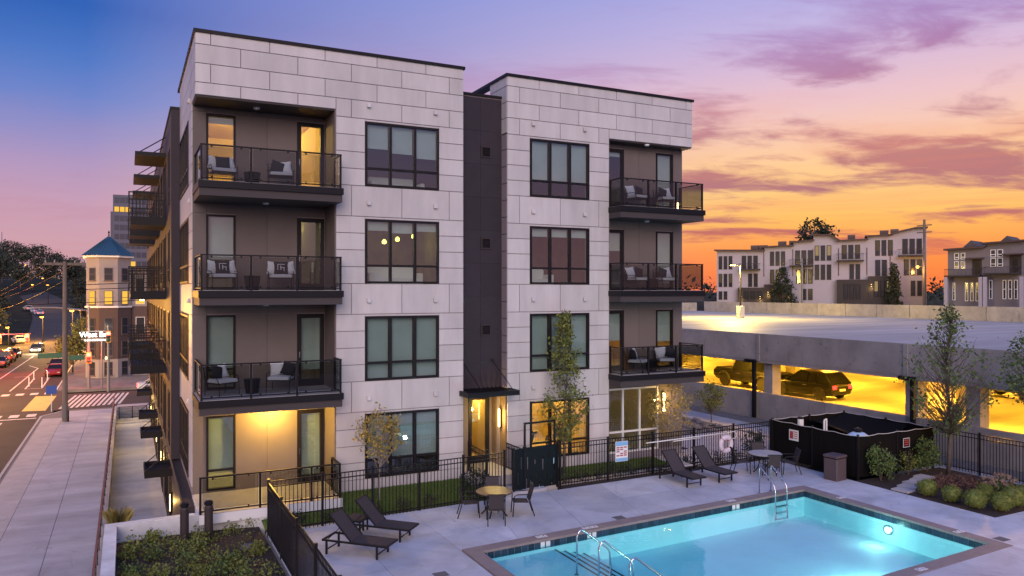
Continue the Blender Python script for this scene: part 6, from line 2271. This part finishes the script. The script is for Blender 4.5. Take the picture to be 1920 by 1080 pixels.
# ================================================================ trees and plants
def tree(name, label, loc, h, crown, n, per, spread, lsize, lmat, bark='bark', tr=.05, base=.25, branch_frac=1.0, group=None, seed=1, bare=0, br_r=.3):
    rng = random.Random(seed)
    t = thing(name, label, 'tree', loc, 0, group)
    top = h * .93
    wob = [(rng.uniform(-.02, .02) * h, rng.uniform(-.02, .02) * h) for _ in range(7)]
    wob[0] = (0, 0)
    axis = [(wob[i][0] * i / 3, wob[i][1] * i / 3, top * i / 6) for i in range(7)]
    tk = M().tube(axis, [tr * (1 - .13 * i) for i in range(7)], 8)
    tk.build('trunk', bark, t, smooth=True)
    pts = [crown(rng) for _ in range(n)]
    def ax(z):
        f = max(0, min(5.999, z / top * 6))
        i = int(f)
        a, b = Vector(axis[i]), Vector(axis[i + 1])
        return a.lerp(b, f - i)
    bm = M()
    for k, p in enumerate(pts):
        if rng.random() > branch_frac:
            continue
        P = Vector(p)
        r = math.hypot(P.x, P.y)
        z0 = max(base * h * .8, P.z - r * rng.uniform(.8, 1.5))
        a = ax(min(z0, top * .97))
        mid = a.lerp(P, .5) + Vector((0, 0, -.08 * r))
        bm.tube([a, mid, P], [tr * br_r, tr * br_r * .6, tr * .08], 4, caps=False)
    for k in range(bare):
        P = Vector(crown(rng)) * rng.uniform(.95, 1.1)
        r = math.hypot(P.x, P.y)
        a = ax(max(base * h, P.z - r * rng.uniform(1.4, 2.4)))
        bm.tube([a, a.lerp(P, .5) + Vector((0, 0, .02)), P], [tr * .22, tr * .12, tr * .05], 4, caps=False)
    bm.build('branches', bark, t)
    leaves(pts, per, spread, lsize, rng).build('crown', lmat, t)
    return t

def ell(cz, rx, rz_, ex=0.0, power=.45):
    def f(rng):
        while True:
            x, y, z = rng.uniform(-1, 1), rng.uniform(-1, 1), rng.uniform(-1, 1)
            d = x * x + y * y + z * z
            if .12 < d < 1:
                return (x * rx + ex * z, y * rx, cz + z * rz_)
    return f
def spindle(z0, z1, w, peak=.3):
    def f(rng):
        t = rng.random()
        k = (t / peak) ** .6 if t < peak else ((1 - t) / (1 - peak)) ** .8
        a, r = rng.uniform(0, 6.28), w * k * math.sqrt(rng.random()) + .03
        return (r * math.cos(a), r * math.sin(a), z0 + (z1 - z0) * t)
    return f

tree('slim_tree', 'slim upright green tree in front of the far block windows by the gate', (12.35, -.62, -.25), 5.7, spindle(1.3, 5.75, .85, .25), 210, 17, .10, .06, 'leaf_olive', tr=.055, seed=4, branch_frac=.6)
tree('young_tree', 'small sparse yellow leaved tree on the lawn before the corner block', (5.36, -.94, -.30), 2.9, ell(2.15, .75, .75), 80, 14, .10, .055, 'leaf_yellow', 'bark_pale', tr=.035, seed=8, bare=12)
tree('young_tree', 'small yellow leaved tree before the lit glazed lobby', (17.5, -.35, -.30), 3.1, ell(2.0, .95, 1.05), 90, 12, .11, .055, 'leaf_yellow', 'bark_pale', tr=.035, seed=9, bare=8)
tree('young_tree', 'small wispy green tree on the rocks beside the garage walkway', (25.3, 6.2, -.5), 2.3, ell(1.45, .75, .8), 90, 14, .09, .055, 'leaf_olive', tr=.03, seed=12, bare=40)
def big(rng):
    while True:
        p = spindle(1.6, 6.1, 1.75, .38)(rng)
        if rng.random() < .9:
            return p
tree('garden_tree', 'wispy half bare tree in the shrub bed in front of the lit garage', (25.27, -6.62, -.40), 6.2, big, 150, 13, .14, .065, 'leaf_green', tr=.075, seed=15, bare=130, base=.3)
tree('garden_tree', 'leafy tree edge entering the picture beside the garage wall', (26.9, -9.0, -.40), 5.4, ell(4.0, 1.25, 1.3), 120, 20, .14, .065, 'leaf_green', tr=.06, seed=17, bare=20)
tree('shade_tree', 'dark round headed tree rising behind the white townhouse roofs', (112.5, 76.5, 3.0), 16.8, ell(13.6, 3.1, 2.7), 60, 20, .45, .34, 'leaf_dark', tr=.3, seed=19, branch_frac=.7)
tree('spruce_tree', 'dark spruce in front of the white townhouse row', (89.7, 62.6, 2.6), 7.2, spindle(.5, 7.2, 2.3, .18), 130, 16, .25, .2, 'leaf_dark', tr=.14, seed=20)
tree('cypress_tree', 'dark columnar evergreen at the end of the white townhouse row', (100.0, 51.0, 2.8), 7.4, spindle(.3, 7.4, 1.2, .25), 130, 16, .2, .18, 'leaf_dark', tr=.12, seed=21)
tree('small_bush_tree', 'dark bushy tree between the garage corner and the white townhouse', (66, 76, 2.5), 5.6, ell(3.2, 2.6, 2.3), 80, 16, .35, .22, 'leaf_dark', tr=.14, seed=22)
tree('street_tree', 'small street tree lit orange beside the parked red sedan', (-7.9, 86, -3.9), 4.6, ell(3.2, 2.0, 1.4), 80, 16, .28, .16, 'leaf_olive', tr=.1, seed=23)
tree('street_tree', 'leafy tree on the kerb below the turret building farther up', (-7.2, 112, -3.9), 6.4, ell(4.4, 2.4, 2.0), 80, 16, .32, .2, 'leaf_olive', tr=.14, seed=24)
# wooded hill: individual crowns in uneven sizes
rgh = random.Random(31)
hill = [
    (-70, 460, 20, 15), (-58, 455, 20, 16), (-50, 440, 18, 15), (-42, 430, 16, 17), (-34, 425, 14, 15), (-26, 420, 13, 13),
    (-86, 470, 21, 14), (-100, 450, 22, 14), (-63, 400, 17, 13), (-53, 380, 14, 14), (-46, 350, 11, 13), (-44, 320, 9, 14),
    (-36, 300, 7, 12), (-31, 330, 9, 13), (-22, 345, 8, 14), (-14, 330, 7, 12), (-55, 300, 13, 9), (-62, 280, 14, 9),
    (-40, 250, 6, 10), (-46, 225, 7, 9), (-36, 210, 3, 9), (-30, 190, -1, 9), (-40, 180, 3, 8), (-28, 160, -3, 8), (-33, 150, -2, 8), (-25, 135, -4, 8.5), (-29, 126, -3.6, 7.5),
    (-24, 118, -4, 7.2), (-28, 100, -3.8, 9.0), (-24.5, 104, -4, 7.6), (-23.0, 94, -4, 6.8), (-31, 92, -3, 9), (-15, 270, 2, 10), (-9, 290, 3, 11), (-6, 250, 0, 9), (-12, 215, -2, 8)]
cnt = {}
protos = []
for k in range(4):
    sz = 10
    rx = (.34, .40, .30, .45)[k] * sz
    tr_ = tree('wooded_tree', 'x', (0, -500, 0), sz, ell(sz * .60, rx, sz * .36), 90, 18, sz * .06, sz * .034, 'leaf_hill', tr=.22, seed=40 + k, branch_frac=.25)
    protos.append(tr_)
for i, (x, y, z, h) in enumerate(hill):
    p = protos[i % 4]
    if i < 4:
        p.location = (x, y, z)
        o = p
    else:
        o = dup(p, (x, y, z), rgh.uniform(0, 6.28))
    s = h / 10 * (.82 if y > 290 else .95)
    o.scale = (s * rgh.uniform(.95, 1.35), s * rgh.uniform(.95, 1.35), s)
    o['label'] = ((['first', 'second', 'third', 'fourth', 'fifth', 'sixth', 'seventh', 'eighth', 'ninth', 'tenth', 'eleventh', 'twelfth'][sum(1 for q in hill if q[1] > 370 and q[0] > x)] + ' tree along the wooded hill skyline, counting from the turret roof') if y > 370 else 'mid height dark tree on the slope behind the street lamps' if y > 200 else 'dark leafy tree crowding the far kerb of the street')
    o['group'] = ('trees on the hill skyline' if y > 370 else 'trees on the slope' if y > 200 else 'trees along the far kerb')
struct('far_woods', M().raw([(-320, 520, -5), (60, 560, -5), (60, 562, 17), (10, 548, 22), (-60, 530, 28), (-110, 520, 31), (-200, 520, 30), (-320, 520, 26)], [tuple(range(8))]), 'leaf_hill') if False else None
m = leaves([(rgh.uniform(-330, 40), rgh.uniform(500, 560), rgh.uniform(4, 19)) for _ in range(620)], 20, 2.2, 1.3, rgh)
m.build('far_woods', 'leaf_hill', None, kind='stuff')
m = leaves([(rgh.uniform(100, 420), rgh.uniform(60, 240), rgh.uniform(2, 8)) for _ in range(380)], 16, 1.5, .8, rgh)
m.build('far_hedgerow', 'leaf_dark', None, kind='stuff')

def shrub(name, label, loc, rx, h, n, per, lsize, lm, group=None, stem=True, ball=False):
    rng = random.Random(int(loc[0] * 97 + loc[1] * 31))
    t = thing(name, label, 'shrub', loc, 0, group)
    pts = []
    for k in range(n):
        a, z = rng.uniform(0, 6.28), rng.uniform(-.85, 1) if ball else rng.uniform(-.95, 1)
        r = math.sqrt(max(0, 1 - z * z)) if ball else (1 - abs(z) ** 4) ** .5
        k2 = rng.uniform(.88, 1.0) if ball else rng.uniform(.5, 1)
        pts.append((rx * r * k2 * math.cos(a), rx * r * k2 * math.sin(a), h * .52 + h * .46 * z * k2))
    leaves(pts, per, .02 if ball else .06, lsize, rng).build('foliage', lm, t)
    m = M()
    if ball:
        m.sphere((0, 0, h * .5), rx * .86, 12, 8, h * .5 / rx * .98).build('inner_foliage', lm, t)
    else:
        for k in range(5):
            a = k * 1.256
            m.tube([(0, 0, 0), (rx * .3 * math.cos(a), rx * .3 * math.sin(a), h * .5), (rx * .5 * math.cos(a), rx * .5 * math.sin(a), h * .9)], [.012, .008, .004], 4)
        m.build('stem', 'bark', t)
    return t
ORD = ['first', 'second', 'third', 'fourth', 'fifth', 'sixth', 'seventh', 'eighth', 'ninth']
for i_, (x, y) in enumerate(((2.6, -2.02), (3.65, -1.98), (4.95, -1.9), (5.85, -1.86), (6.75, -1.84))):
    shrub('low_shrub', ORD[i_] + ' small dark shrub behind the lawn side pool fence, counting from the loungers', (x, y, -.42), .24, .42, 26, 10, .03, 'leaf_dark', 'low shrubs along the lawn fence')
for i_, x in enumerate((11.95, 12.65, 13.35, 14.1, 14.8, 15.6, 17.5, 19.0, 20.0)):
    shrub('low_shrub', ORD[i_] + ' small dark shrub behind the rules sign fence, counting from the gate', (x, -1.36 + (x - 12) * .006, -.42), .27, .48, 28, 10, .03, 'leaf_dark', 'low shrubs along the rules sign fence')
shrub('gate_bush', 'bigger dark bush between the lawn and the wooden dining table', (8.45, -1.55, -.42), .5, 1.0, 60, 12, .045, 'leaf_dark')
for i, (x, y, s) in enumerate(((21.85, -8.15, .34), (21.85, -9.0, .33), (21.82, -9.78, .36), (22.25, -10.32, .35), (23.05, -10.2, .37), (23.85, -10.12, .35), (24.65, -10.05, .33), (23.1, -9.3, .30))):
    shrub('round_boxwood', ('low clipped round shrub behind the row of bigger ones in the bed' if i == 7 else ORD[i] + ' clipped round green shrub along the bed edge, counting from the stepping stones'), (x, y, -.42), s * .93, s * 1.75, 240, 7, .02, 'leaf_box', 'clipped round shrubs in the bed', ball=True)
shrub('tall_shrub', 'upright green shrub against the black screen nearest the deck', (22.25, -6.1, -.42), .46, 1.28, 110, 12, .045, 'leaf_green')
shrub('tall_shrub', 'upright dark shrub at the far end of the black screen', (25.0, -5.98, -.42), .46, 1.32, 110, 12, .045, 'leaf_green')
shrub('thin_shrub', 'thin leafy shrub between the two upright ones at the black screen', (23.9, -6.0, -.42), .28, 1.0, 40, 8, .045, 'leaf_olive')
shrub('thin_shrub', 'low loose shrub next to the upright one nearest the deck', (22.95, -5.98, -.42), .32, .9, 40, 8, .045, 'leaf_dark')
shrub('enclosure_bush', 'dark bush in the fence corner behind the stone table', (21.1, -1.1, -.45), .45, 1.15, 70, 12, .045, 'leaf_dark')
fl = random.Random(77)
for i, (x, y) in enumerate(((23.9, -9.0), (24.4, -9.25), (24.9, -8.8))):
    t = thing('hydrangea', ['tan flowered hydrangea nearest the round shrubs', 'tan flowered hydrangea, middle of the three clumps', 'tan flowered hydrangea closest to the picket fence'][i], 'shrub', (x, y, -.42))
    for k in range(9):
        a, r, z = fl.uniform(0, 6.28), fl.uniform(.05, .32), fl.uniform(.3, .62)
        c = (r * math.cos(a), r * math.sin(a), z)
        leaves([(c[0] + fl.gauss(0, .03), c[1] + fl.gauss(0, .03), c[2] + fl.gauss(0, .025)) for _ in range(14)], 4, .02, .022, fl).build('flower_head', 'leaf_tan', t)
    leaves([(fl.gauss(0, .18), fl.gauss(0, .18), fl.uniform(.08, .4)) for _ in range(40)], 8, .05, .04, fl).build('foliage', 'leaf_green', t)
for i in range(14):
    x, y = fl.uniform(22.4, 25.3), fl.uniform(-8.9, -7.3)
    t = shrub('red_groundcover', 'low reddish brown clump in the middle of the shrub bed', (x, y, -.42), .3, .3, 26, 9, .035, 'leaf_red', 'reddish clumps in the shrub bed')
# planter bed: loose ground cover and single plants
pts = []
for k in range(900):
    x, y = fl.uniform(-1.98, 1.55), fl.uniform(-12, -.9)
    if (math.sin(x * 2.1 + y * 1.3) + math.sin(y * 2.7 - x)) * .5 + fl.uniform(-.7, .7) > -.15:
        pts.append((x, y, -.56 + fl.uniform(.02, .2)))
leaves(pts, 16, .085, .04, fl).build('ground_cover', 'leaf_olive', None, kind='stuff')
leaves([(fl.uniform(-1.95, 1.5), fl.uniform(-10, -.9), -.54) for k in range(260)], 6, .06, .03, fl).build('leaf_litter', 'leaf_red', None, kind='stuff')
for i in range(22):
    x, y = fl.uniform(-1.8, 1.4), fl.uniform(-6.5, -1.2)
    shrub('bed_plant', 'small green plant scattered in the ground cover of the planter bed', (x, y, -.56), fl.uniform(.14, .26), fl.uniform(.22, .42), 18, 10, .045, ('leaf_green', 'leaf_olive', 'leaf_box')[i % 3], 'small plants in the planter bed')
o = thing('boulder', 'flat pale boulder lying among the planter bed plants', 'boulder', (1.15, -2.9, -.58))
M().lathe([(.18, 0), (.26, .05), (.22, .11), (.08, .14)], 9).build('stone', 'rock', o)
MT_done = True
